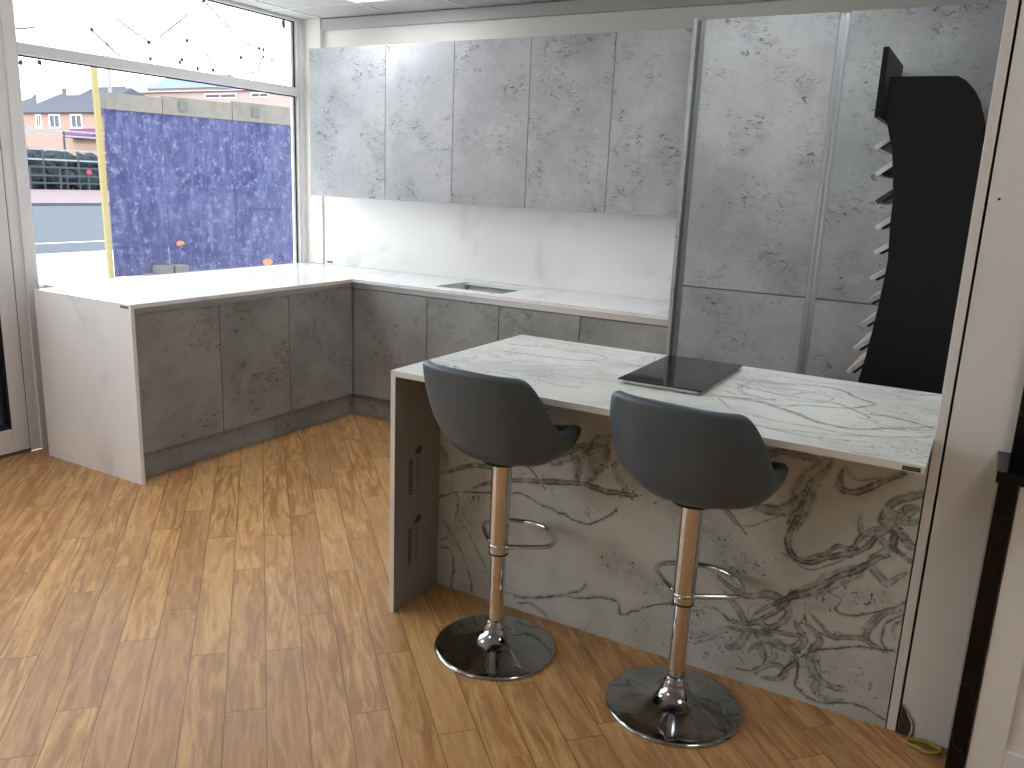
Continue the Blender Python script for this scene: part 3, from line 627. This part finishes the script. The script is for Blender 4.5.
veined_slab('back_panel', IX0 + .0205, IX1 - .003, 0, H - .0205, lambda a, b, d_: (a, PY + d_, b), .02, PANEL_VEINS + ZONES, [M['isl_panel'], M['isl_edge']], isl)
sp = obj('side_panel', B(IX0, IX0 + .02, IYN, IYF, 0, H - .0203), [M['isl_edge']], isl, .0012)
inner = obj('raw_face', B(IX0 + .0201, IX0 + .0207, IYN + .001, PY - .001, .001, H - .021), M['isl_raw'], sp, 0, 'unpolished grey inner face with printed maker marks')
obj('island_body', boxes([(IX0 + .03, IX1 - .01, PY + .021, IYF - .04, .1, H - .021), (IX0 + .03, IX1 - .01, PY + .021, IYF - .09, 0, .1)]), M['carcass'], isl)
lbl = obj('maker_label', B(3.768, 3.810, IYN - .0012, IYN, .8925, .9035), M['label'], isl, .0003, 'small dark metal maker plate')
obj('label_mark', boxes([(3.7715 + i * .0062, 3.7715 + i * .0062 + .0035, IYN - .0016, IYN - .0012, .896, .900) for i in range(6)]), M['label_grey'], lbl)
# printing on the raw slab face, reading downwards
FXI = IX0 + .0209
def lettering(txt, y_, ztop, size, parent):
    cu = bpy.data.curves.new('print', 'FONT'); cu.body = txt; cu.size = size; cu.extrude = .0001; cu.space_character = 1.12
    tmp = bpy.data.objects.new('print', cu); COL.objects.link(tmp); bpy.context.view_layer.update()
    me = bpy.data.meshes.new_from_object(tmp); COL.objects.unlink(tmp); bpy.data.objects.remove(tmp); bpy.data.curves.remove(cu)
    # text x -> down, text y -> +y of room, facing +x
    mt = Matrix(((0, 0, 1, FXI), (0, 1, 0, y_), (-1, 0, 0, ztop), (0, 0, 0, 1)))
    me.transform(mt); me.transform(Matrix.Translation(-Vector(parent.parent.location)))
    me.materials.clear(); me.materials.append(M['ink']); o = bpy.data.objects.new('printed_name', me); COL.objects.link(o); o.parent = parent; return o
for zt_, zb_, y_ in ((.570, .435, -2.378), (.300, .130, -2.378)):
    lettering('VARION', y_, zt_, .034, sp)
    bars = [(FXI, FXI + .0002, -2.414, -2.396, zt_ - .012 - i * .0125, zt_ - .0035 - i * .0125) for i in range(11)] + [(FXI, FXI + .0002, -2.418, -2.414, zb_, zt_ - .003)]
    obj('printed_bar', boxes(bars), M['logo_ink'], sp)
    obj('printed_emblem', prism([(-2.386, zt_ + .012), (-2.366, zt_ + .036), (-2.344, zt_ + .036), (-2.338, zt_ + .02), (-2.356, zt_ + .006)], 'x', FXI, FXI + .0002), M['logo_ink'], sp)

# hob lying on the island
hob = thing('induction_hob', 'black glass two-zone hob lying on the marble island top', 'hob', (2.995, -1.905, H))
obj('hob_tray', B(2.866, 3.126, -2.156, -1.672, H + .0005, H + .013), M['steel'], hob, .002)
hg = obj('hob_glass', B(2.852, 3.140, -2.166, -1.652, H + .0132, H + .0172), M['hob'], hob, .0015)
bm = bmesh.new()
for cy_, r in ((-2.0, .09), (-1.79, .075)):
    cx_ = 2.996; n = 48
    A = [bm.verts.new((cx_ + r * math.cos(2 * PI * k / n), cy_ + r * math.sin(2 * PI * k / n), H + .01735)) for k in range(n)]
    Bq = [bm.verts.new((cx_ + (r - .0015) * math.cos(2 * PI * k / n), cy_ + (r - .0015) * math.sin(2 * PI * k / n), H + .01735)) for k in range(n)]
    for k in range(n): bm.faces.new((A[k], A[(k + 1) % n], Bq[(k + 1) % n], Bq[k]))
for k in range(5): box(bm, 2.93 + k * .03, 2.936 + k * .03, -2.145, -2.139, H + .0172, H + .01735)
obj('zone_marking', bm, M['hob_print'], hg)

# ================================================================== BAR STOOLS
def seat_mesh():
    bm = bmesh.new(); NP = 72
    def plan(phi):
        s_, c_ = abs(math.sin(phi)), abs(math.cos(phi)); front = math.cos(phi) > 0
        n = 2.6; a = .250; b = .192 if front else .216
        return 1 / ((s_ / a) ** n + (c_ / b) ** n) ** (1 / n)
    def rim(phi):
        d_ = abs(math.atan2(math.sin(phi - PI), math.cos(phi - PI)))     # 0 at the back
        q = min(1, max(0, (math.degrees(d_) - 50) / 34)); q = q * q * (3 - 2 * q)
        arm = .142; hi = .326 + .006 * math.cos(d_ * 2)
        h = hi + (arm - hi) * q
        f = min(1, max(0, (math.degrees(d_) - 100) / 62)); f = f * f * (3 - 2 * f)
        return h - .050 * f
    rows = []
    def ring(fn): rows.append([bm.verts.new(fn(2 * PI * k / NP)) for k in range(NP)])
    def lean(h, phi):     # the back tips outwards and narrows a little towards the top
        return -.030 * (h / .335) ** 1.5 * max(0, -math.cos(phi))
    def outer(t):
        def f(phi):
            R_ = plan(phi); h = rim(phi) - .014; u = math.sin(t * PI / 2) ** .58; v = 1 - math.cos(t * PI / 2) ** 1.25
            z = h * v; k = 1 - .03 * (z / .335) ** 2 * (abs(math.sin(phi)) ** 2)
            return (R_ * u * math.sin(phi) * k, R_ * u * math.cos(phi) + lean(z, phi), z)
        return f
    for i in range(1, 19): ring(outer(i / 18))
    # rolled rim
    th = .036
    for j in range(1, 8):
        a = PI * j / 8
        def f(phi, a=a):
            R_ = plan(phi); h = rim(phi) - .014; rr = R_ - th / 2 + th / 2 * math.cos(a); z = h + .014 * math.sin(a)
            k = 1 - .03 * (z / .335) ** 2 * (abs(math.sin(phi)) ** 2)
            return (rr * math.sin(phi) * k, rr * math.cos(phi) + lean(z, phi), z)
        ring(f)
    n_out = len(rows)
    for i in range(0, 12):
        t = i / 11
        def f(phi, t=t):
            R_ = plan(phi); h = rim(phi) - .014; zc = min(.092, h - .002)
            z = h + (zc - h) * t; k = 1 - .03 * (z / .335) ** 2 * (abs(math.sin(phi)) ** 2)
            rr = (R_ - th) * (1 - .20 * min(1, (h - zc) / .15) * t ** 2)
            return (rr * math.sin(phi) * k, rr * math.cos(phi) + lean(z, phi), z)
        ring(f)
    zc0 = .092
    for t in (.9, .7, .45, .2):
        def f(phi, t=t):
            R_ = plan(phi); h = rim(phi) - .014; zc = min(.092, h - .002); rr = (R_ - th) * (1 - .20 * min(1, (h - zc) / .15)) * t
            return (rr * math.sin(phi), rr * math.cos(phi), zc + .010 * (1 - t * t))
        ring(f)
    bot = bm.verts.new((0, 0, 0)); top = bm.verts.new((0, 0, zc0 + .010))
    for k in range(NP): bm.faces.new((bot, rows[0][(k + 1) % NP], rows[0][k]))
    for ri, (A, Bq) in enumerate(zip(rows, rows[1:])):
        for k in range(NP):
            f = bm.faces.new((A[k], A[(k + 1) % NP], Bq[(k + 1) % NP], Bq[k]))
            if ri >= n_out + 1: f.material_index = 1
    for k in range(NP): bm.faces.new((rows[-1][k], rows[-1][(k + 1) % NP], top)).material_index = 1
    for f in bm.faces: f.smooth = True
    return bm
def split_by_material(bm, idx):
    b2 = bm.copy()
    bmesh.ops.delete(b2, geom=[f for f in b2.faces if f.material_index != idx], context='FACES')
    for f in b2.faces: f.material_index = 0
    return b2
def make_stool(label):
    t = thing('bar_stool', label, 'bar stool', (0, 0, 0), 'bar stools at the island')
    obj('base', lathe([(0, 0), (.206, 0), (.2085, .003), (.2075, .007), (.198, .011), (.15, .0185), (.10, .030), (.07, .042), (.052, .057), (.042, .072), (.037, .086), (.037, .092), (.033, .096), (.033, .104), (.030, .108), (.0, .108)], 96), M['chrome_base'], t)
    obj('lower_pole', lathe([(0, .10), (.0255, .10), (.0255, .102), (.0255, .350), (.0255, .356), (0, .357)], 40), M['chrome'], t)
    up = obj('upper_pole', lathe([(0, .353), (.0325, .353), (.0335, .3545), (.0335, .356), (.0335, .671), (.0335, .672), (.028, .68), (0, .68)], 40), M['chrome'], t)
    obj('collar_ring', lathe([(.0260, .3480), (.0335, .3480), (.0338, .3500), (.0335, .3525), (.026, .3525)], 40), M['gasket'], up)
    fr_ = smooth_path([(-.030, -.004, .380), (-.085, .040, .380), (-.132, .088, .380), (-.142, .128, .380), (-.112, .170, .380), (-.055, .208, .380), (.01, .222, .380), (.07, .206, .380), (.118, .160, .380), (.138, .112, .380), (.122, .072, .380), (.075, .030, .380), (.030, -.004, .380)], 6)
    obj('footrest', tube(fr_, .0085, 12), M['chrome'], t)
    obj('footrest_clamp', lathe([(.0337, .375), (.0341, .375), (.0341, .385), (.0337, .385)], 32), M['chrome'], t)
    obj('seat_plate', lathe([(0, .660), (.07, .668), (.07, .684), (0, .686)], 32), M['black'], t)
    obj('lift_lever', tube(smooth_path([(.03, .0, .684), (.09, .003, .676), (.12, .006, .658), (.165, .010, .612)], 5), 0.0032, 8), M['steel'], t)
    sm = seat_mesh(); bmesh.ops.translate(sm, verts=sm.verts[:], vec=(0, 0, .680))
    sh = split_by_material(sm, 0); cu = split_by_material(sm, 1); sm.free()
    so = obj('seat_shell', sh, M['leather'], t); obj('seat_cushion', cu, M['leather_dark'], t, 0, 'black padded inside of the seat')
    for o in t.children:
        if o.name.startswith('seat_'): o.modifiers.new('sub', 'SUBSURF').levels = 1; o.modifiers[-1].render_levels = 1
    return t
def children(o): return [c for c in bpy.data.objects if c.parent == o]
def dup(root, label):
    r = root.copy(); COL.objects.link(r); r['label'] = label
    for ch in children(root):
        c = ch.copy(); COL.objects.link(c); c.parent = r
        for g_ in children(ch): e = g_.copy(); COL.objects.link(e); e.parent = c
    return r
st = make_stool('grey leather bar stool with chrome pole, nearer the left end of the island')
st2 = dup(st, 'grey leather bar stool in front of the black hob, nearer the camera')
st.location = (2.604, -2.488, 0); st.rotation_euler.z = math.radians(-6)
st2.location = (3.236, -2.466, 0); st2.rotation_euler.z = math.radians(-6)

# ================================================================== BLACK SAMPLE STAND
RY0, RY1 = -1.125, -.66
rk = thing('sample_stand', 'tall black curved display stand holding stone samples', 'display stand', (3.6, -.9, 0))
low = [(3.793, 0.0), (3.36, 0.0), (3.375, .30), (3.41, .55), (3.447, .70)]
outl = RACK[:11] + low + RACK[11:]
for y0, y1 in ((RY0, RY0 + .018), (RY1 - .018, RY1)): obj('side_board', prism(outl, 'y', y0, y1), M['black'], rk)
obj('back_board', B(3.775, 3.787, RY0 + .018, RY1 - .018, .02, 1.76), M['black'], rk)
obj('header_board', B(3.408, 3.428, RY0 - .02, -.628, 1.850, 2.103), M['black'], rk, .001)
ledge = bmesh.new(); sd = []
ANG = [38, 38, 38, 36, 34, 32, 34, 38, 42, 46]
more = [(3.42, .74), (3.395, .63), (3.37, .51)]
for i, (x, z) in enumerate(SAMPLES):
    a = math.radians(ANG[i]); R_ = Matrix.Translation((x, 0, z)) @ Matrix.Rotation(-a, 4, 'Y')
    box(ledge, .012, .20, RY0 + .0185, RY1 - .0185, -.012, -.002, R_)
    sd.append((R_, i))
obj('shelf', ledge, M['black'], rk)
stone = [(206, 200, 190), (214, 212, 206), (70, 68, 66), (222, 216, 206), (224, 220, 214), (206, 192, 176), (176, 172, 166), (190, 190, 188), (196, 196, 194), (204, 192, 180)]
tone = ['beige', 'pale grey', 'charcoal', 'cream', 'off white', 'tan', 'mid grey', 'light grey', 'pale silver', 'pinkish beige']
pos = ['at the top of', 'second from the top on', 'third from the top on', 'fourth from the top on', 'fifth from the top on', 'sixth from the top on', 'seventh from the top on', 'eighth from the top on', 'second lowest in view on', 'lowest in view on']
for R_, i in sd:
    mt = quartz('sample_stone_' + tone[i].replace(' ', '_'), tuple(max(0, c - 50) for c in stone[i]), .5, stone[i], .25, 6.)
    bm = box(bmesh.new(), -.006, .14, RY0 + .019, RY1 - .019, -.0015, .0165, R_)
    tag(obj('stone_sample', bm, mt, None, .0012), '%s stone sample slab %s the black stand' % (tone[i], pos[i]), 'stone sample', 'worktop samples on the black stand')

# ================================================================== FAR RIGHT: BLACK GRANITE WORKTOP AND IVORY CABINET
g_ = thing('granite_worktop', 'polished black granite worktop and end panel beside the off white wall', 'worktop', (4.3, -2.3, 0))
obj('worktop_slab', B(3.974, 5.4, -2.425, PY - .001, H - .03, H), M['granite'], g_, .002)
obj('waterfall_panel', B(3.984, 4.028, -2.345, PY - .001, 0, H - .0305), M['granite'], g_, .002)
obj('upstand', B(4.004, 5.4, PY - .022, PY - .001, H + .0005, 1.45), M['granite'], g_, .001)
c = thing('ivory_cabinet', 'ivory shaker-style base cabinet beside the black granite end panel', 'cabinet', (4.5, -2.3, 0))
obj('cabinet_body', B(4.030, 5.35, -2.318, PY - .001, .02, H - .031), M['shaker'], c)
dr = obj('door', boxes([(4.032, 4.115, -2.338, -2.318, .03, H - .04), (4.545, 4.63, -2.338, -2.318, .03, H - .04), (4.115, 4.545, -2.338, -2.318, .03, .115), (4.115, 4.545, -2.338, -2.318, H - .13, H - .04), (4.115, 4.545, -2.327, -2.318, .115, H - .13)]), M['shaker'], c, .0015)
obj('door', boxes([(4.635, 4.72, -2.338, -2.318, .03, H - .04), (5.26, 5.345, -2.338, -2.318, .03, H - .04), (4.72, 5.26, -2.338, -2.318, .03, .115), (4.72, 5.26, -2.338, -2.318, H - .13, H - .04), (4.72, 5.26, -2.327, -2.318, .115, H - .13)]), M['shaker'], c, .0015)

# damaged corner of the wall and screw hole
dm = [(3.8525, .0), (3.8525, .098), (3.868, .080), (3.876, .062), (3.887, .045), (3.889, .018), (3.885, .0)]
o = obj('plaster_damage', prism([(x, z + .001) for x, z in dm], 'y', PY - .0035, PY - .0005), M['hole']); o['kind'] = 'structure'; o['label'] = 'broken dark patch at the foot of the white wall'
o = obj('plaster_edge', tube([(x, PY - .003, z + .002) for x, z in dm[1:]], lambda t: .002 + .003 * t, 6), M['plaster']); o['kind'] = 'structure'
o = obj('screw_hole', lathe([(0, 0), (.0035, 0), (.0035, .001), (0, .001)], 14), M['gasket']); o.rotation_euler.x = PI / 2; o.location = (3.876, PY - .0003, 1.561); o['kind'] = 'structure'
# yellow cable loops on the floor
pts = []
for k in range(60):
    a = 2 * PI * 2.1 * k / 59; pts.append((3.928 + (.045 + .004 * math.sin(3 * a)) * math.cos(a + 2.6), -2.262 + .022 * math.sin(a + 2.6), .006 + .003 * k / 59 + .002 * math.sin(5 * a)))
tag(obj('cable_coil', tube(pts, .0042, 8), M['yellow']), 'small coil of yellow cable on the floor by the wall corner', 'cable')

# ================================================================== OUTSIDE
GZ = -.05
def ext(name, bm, m_): o = obj(name, bm, m_); o['kind'] = 'structure'; return o
ext('pavement', B(-11.0, WX - .12, -40, 60, GZ - .15, GZ), M['paving'])
ext('road', B(-29, -11.12, -60, 90, GZ - .2, GZ - .06), M['road'])
ext('kerb', boxes([(-11.12, -11.0, -40, 60, GZ - .2, GZ + .002), (-29.15, -29.0, -60, 90, GZ - .2, GZ + .05)]), M['kerb'])
ext('far_pavement', B(-47, -29.15, -60, 90, GZ - .2, GZ + .02), M['pinkpave'])
ext('far_ground', B(-140, -47, -120, 190, GZ - .5, GZ - .1), M['road'])
lines = []
for k in range(-4, 12):
    if True: lines.append((-13.62, -13.5, 5.5 + k * 4.2, 5.5 + k * 4.2 + 1.75, GZ - .06, GZ - .055)); lines.append((-22.1, -21.9, 13.6 + k * 6, 15.6 + k * 6, GZ - .06, GZ - .055))
ext('road_marking', boxes(lines), M['paintline'])

# hoarding: three blue panels with a pale board along the top
HA = Vector((-7.013, 2.743)); HD = Vector((.2231, .9748)); HN = Vector((HD.y, -HD.x))
hrot = Matrix(((HD.x, -HD.y, 0, HA.x), (HD.y, HD.x, 0, HA.y), (0, 0, 1, 0), (0, 0, 0, 1)))    # local x along the panels, local -y faces the shop
def hb(a0, a1, d0, d1, z0, z1, bm=None): return box(bm or bmesh.new(), a0, a1, d0, d1, z0, z1, hrot)
labs = ['blue painted hoarding panel next to the yellow timber post outside', 'middle blue painted hoarding panel outside', 'blue painted hoarding panel nearest the window corner, with a dark blue smear', 'blue painted hoarding panel continuing behind the back wall']
for i, (a, b) in enumerate(((.12, .93), (.94, 2.02), (2.03, 3.40))):
    t = thing('hoarding_panel', labs[i], 'hoarding', (*(HA + HD * (a + b) / 2), GZ), 'blue hoarding panels outside the window')
    obj('board', hb(a, b, 0, .018, GZ + .05, 2.30), M['blue'], t)
    obj('top_rail', hb(a, b, -.03, .03, 2.302, 2.52 + .03 * i), M['ply'], t)
    if i == 1: obj('bracket', hb(1.18, 1.30, -.06, -.031, 2.36, 2.50), M['block'], t); obj('paint_mark', prism([(1.06, .45), (1.12, .49), (1.18, .46), (1.15, .42), (1.08, .41)], 'y', -.004, -.001), M['orange'], t) if False else None
    if i == 2: obj('bracket', hb(2.35, 2.47, -.06, -.031, 2.38, 2.52), M['block'], t)
def mark(a, z, pts, m_, l):
    bm = prism([(a + u, z + v) for u, v in pts], 'y', -.006, -.001)
    bmesh.ops.transform(bm, matrix=hrot, verts=bm.verts[:]); return bm
hp = [o for o in bpy.data.objects if o.name.startswith('hoarding_panel')]
hp.sort(key=lambda o: o.location.y)
obj('paint_mark', mark(1.105, .46, [(-.06, 0), (-.02, .035), (.05, .03), (.07, -.01), (.01, -.03), (-.04, -.04)], None, ''), M['orange'], hp[1], 0, 'orange spray mark')
obj('paint_mark', mark(2.584, .117, [(-.1, .02), (-.03, .06), (.06, .04), (.09, -.01), (.02, -.05), (-.07, -.05)], None, ''), M['orange'], hp[2], 0, 'orange spray mark')
obj('paint_smear', mark(2.56, .97, [(-.29, .03), (-.25, .05), (-.22, .01), (.0, .02), (.22, 0), (.26, .04), (.29, .02), (.28, -.06), (.23, -.07), (.2, -.03), (-.1, -.02), (-.22, -.04), (-.24, -.14), (-.26, -.14), (-.28, -.03)], None, ''), M['blue_dark'], hp[2], 0, 'dark blue paint smear')
# leaning timber post
pr_ = bmesh.new()
for sgn in (0,): 
    base = HA + HD * .05 - HN * 0; 
    A = [(-.005, GZ), (.065, GZ), (.03, 2.92), (-.035, 2.92)]
    prism(A, 'y', -.115, -.04, pr_)
bmesh.ops.transform(pr_, matrix=hrot, verts=pr_.verts[:])
tag(obj('timber_post', pr_, M['timber'], None, .004), 'rough yellow timber post at the left edge of the blue hoarding', 'post')
# blocks at the foot of the hoarding
n_ = 0
blab = ['grey concrete block at the left of the row by the hoarding foot', 'grey concrete block, second of the row by the hoarding foot', 'grey concrete block in the middle of the row by the hoarding foot', 'grey concrete block, fourth of the row by the hoarding foot', 'grey concrete block at the right of the row by the hoarding foot', 'grey concrete block laid on top of the row by the hoarding', 'right one of the two grey blocks laid on top of the row by the hoarding']
for i in range(7):
    a = (.42 + i * .22) if i < 5 else (.56 + (i - 5) * .24); z = GZ if i < 5 else GZ + .112
    bm = hb(a, a + .205, -.46, -.25, z + .002, z + .11)
    for k in range(2): hb(a + .03 + k * .09, a + .09 + k * .09, -.464, -.459, z + .03, z + .08, bm)
    o = obj('concrete_block', bm, [M['block']], None, .004); tag(o, blab[i], 'block', 'concrete blocks by the hoarding')
# long low rubble strip
bm = bmesh.new(); R = random.Random(5)
for k in range(60):
    a = .3 + R.random() * 1.9; d_ = -.62 + R.random() * .12; r = .02 + R.random() * .02
    v = bmesh.ops.create_icosphere(bm, subdivisions=1, radius=r, matrix=hrot @ Matrix.Translation((a, d_, GZ + r * .6)))
    for q in v['verts']: q.co += Vector((R.uniform(-1, 1), R.uniform(-1, 1), R.uniform(-1, 1))) * r * .25
o = tag(obj('rubble', bm, M['block']), 'loose grey rubble scattered in front of the hoarding blocks', 'rubble'); o['kind'] = 'stuff'

# far side of the road: fences, parked car, bank, brick houses
def fence(x, y0, y1, z0, rails, posts, m_, l, postm=None):
    t = thing('railing', l, 'railing', (x, (y0 + y1) / 2, z0), 'railings across the road')
    top = max(rails)
    for r in rails: obj('rail', B(x - .04, x + .04, y0, y1, r - .05, r + .05), m_, t)
    y = y0
    while y < y1 + .01: obj('post', B(x - .05, x + .05, y - .05, y + .05, z0, top), postm or m_, t); y += posts
R = random.Random(11)
bm = bmesh.new()
for k in range(320):
    x, y = R.uniform(-52.5, -49.0), R.uniform(20, 31.5); r = R.uniform(.35, .7); z = R.choice((.4, .4, .8, 1.2, 1.6)) + R.uniform(-.3, .5) * (1 if x < -50.5 else .4)
    v = bmesh.ops.create_icosphere(bm, subdivisions=2, radius=r, matrix=Matrix.Translation((x, y, z)))
    for q in v['verts']: q.co += Vector((R.uniform(-1, 1), R.uniform(-1, 1), R.uniform(-1, 1))) * r * .2
o = tag(obj('shrubs', bm, M['bank']), 'dark shrubs on the bank across the road, below the brick house', 'shrubs'); o['kind'] = 'stuff'
fence(-48.2, 20, 31.9, GZ - .05, [3.55, 3.25], 2.9, M['rail'], 'long pale upper railing in front of the brick house', M['darkrail'])
fence(-47.7, 20, 31.9, GZ - .05, [2.35, 1.75], 2.3, M['rail'], 'pale middle railing above the dark bank', M['darkrail'])
fence(-47.2, 20, 31.9, GZ + .03, [1.30, .8, .35], 1.9, M['darkrail'], 'dark low railing along the far pavement')
rl = [o for o in bpy.data.objects if o.get('label') == 'dark low railing along the far pavement'][0]
obj('red_light_block', B(-47.12, -47.06, 29.35, 29.65, .95, 1.2), M['red'], rl, 0, 'small red block coloured to stand for a distant red light')  # plain red block in place of a red light, its glow only in the colour

def house(x0, x1, y, eave, ridge, depth, wins, l, wallm, roofm, chim=(), hip=0.):
    """a building whose front faces -y"""
    t = thing('house', l, 'house', ((x0 + x1) / 2, y + depth / 2, GZ - .1), 'buildings across the road')
    obj('wall', B(x0, x1, y, y + depth, GZ - .1, eave), wallm, t)
    bm = bmesh.new(); a, b = x0 - .3, x1 + .3; f, g = y - .3, y + depth + .3; m_ = y + depth / 2
    v = [bm.verts.new(c) for c in ((a, f, eave), (b, f, eave), (b, g, eave), (a, g, eave), (a + hip, m_, ridge), (b - hip, m_, ridge))]
    for q in ((0, 1, 5, 4), (2, 3, 4, 5), (1, 2, 5), (3, 0, 4), (0, 3, 2, 1)): bm.faces.new([v[k] for k in q])
    obj('roof', bm, roofm, t)
    for (a, b, z0, z1) in wins:
        wf = obj('window_surround', boxes([(a - .12, a + .03, y - .05, y - .001, z0, z1), (b - .03, b + .12, y - .05, y - .001, z0, z1), (a - .12, b + .12, y - .05, y - .001, z1, z1 + .12), (a - .12, b + .12, y - .05, y - .001, z0 - .1, z0),
                                       ((a + b) / 2 - .04, (a + b) / 2 + .04, y - .05, y - .001, z0, z1)]), M['render'], t)
        obj('pane', B(a + .03, b - .03, y - .03, y - .002, z0, z1), M['darkglass'], wf)
    for (cx0, cx1, cz0, cz1) in chim:
        ch = obj('chimney', B(cx0, cx1, m_ - 1.0, m_ + .2, cz0, cz1), M['render'], t)
        obj('chimney_cap', B(cx0 - .04, cx1 + .04, m_ - 1.04, m_ + .24, cz1, cz1 + .06), M['render'], ch)
    return t
ht = house(-59.2, -50.4, 32.6, 5.0, 7.0, 7.0, [(-57.3, -56.8, 4.05, 4.8), (-55.7, -54.6, 4.05, 4.8), (-53.2, -52.1, 4.05, 4.8)], 'orange brick house with slate roof, white chimneys and white framed windows', M['brick'], M['slate'],
      chim=((-61.2, -59.8, 5.9, 7.32), (-57.4, -55.9, 6.0, 7.25)), hip=1.2)
obj('awning', prism([(32.59, 3.95), (31.9, 3.5), (31.9, 3.3), (32.59, 3.3)], 'x', -53.3, -50.0), M['purple'], ht)
house(-67, -59.8, 33.4, 4.6, 6.5, 6.6, [(-62, -61, 3.6, 4.5)], 'brick house with hipped slate roof at the far left of the window view', M['brick'], M['slate'], hip=2.5)
house(-78.5, -66.0, 44, 6.2, 8.5, 4.5, [], 'dark roofed building behind the brick house', M['slate'], M['slate'], hip=.3)
house(-77, -66.5, 57, 9.6, 11.2, 5, [], 'building with a blue metal roof above the hoarding', M['pinkwall'], M['blueroof'], hip=1.0)
house(-79.0, -50.0, 51.8, 8.6, 8.95, 4, [(-62, -58, 8.05, 8.3), (-56, -54, 8.05, 8.3)], 'long low pinkish building seen over the top of the blue hoarding', M['pinkwall'], M['pinkwall'])
lp = thing('street_lamp', 'tall thin pale street lamp pole seen above the hoarding', 'street lamp', (-38, 24.95, GZ + .02))
obj('lamp_pole', tube([(-38, 24.95, GZ + .02), (-38, 24.95, 12)], lambda t: .11 - .04 * t, 10), M['lamp_pole'], lp)
obj('lamp_head', tube([(-38, 24.95, 11.95), (-37.3, 24.9, 12.15), (-36.4, 24.8, 12.2)], .08, 8), M['lamp_pole'], lp)

# ================================================================== LIGHT
wd = bpy.data.worlds.new('overcast_sky'); S.world = wd; wd.use_nodes = True
nt = wd.node_tree; nt.nodes.clear()
out = nt.nodes.new('ShaderNodeOutputWorld'); bg = nt.nodes.new('ShaderNodeBackground')
bg.inputs[0].default_value = (.87, .94, 1.0, 1); bg.inputs[1].default_value = SKY
nt.links.new(bg.outputs[0], out.inputs[0])
sun = bpy.data.lights.new('sun', 'SUN'); sun.energy = SUN; sun.angle = .15; sun.color = (1, .93, .8)
so_ = bpy.data.objects.new('sun', sun); COL.objects.link(so_)
so_.rotation_euler = Vector((.12, .85, -.42)).normalized().to_track_quat('-Z', 'Y').to_euler()

# ================================================================== CAMERA
cam = bpy.data.cameras.new('camera'); co = bpy.data.objects.new('camera', cam); COL.objects.link(co)
cam.sensor_fit = 'HORIZONTAL'; cam.sensor_width = 36; cam.lens = 835.347 / 1024 * 36; cam.clip_start = .05; cam.clip_end = 500
Rx, Ux, Fx = Vector((0.86543996, 0.49933684, 0.04094377)), Vector((-0.15173204, 0.18333824, 0.97126952)), Vector((-0.4774841, 0.84678793, -0.23443364))
co.matrix_world = Matrix(((Rx.x, Ux.x, -Fx.x, 3.8895), (Rx.y, Ux.y, -Fx.y, -4.7250), (Rx.z, Ux.z, -Fx.z, 1.5516), (0, 0, 0, 1)))
S.camera = co
S.view_settings.view_transform = 'Standard'; S.view_settings.look = 'None'; S.view_settings.gamma = 1; S.view_settings.use_curve_mapping = False
S.view_settings.exposure = EXPO
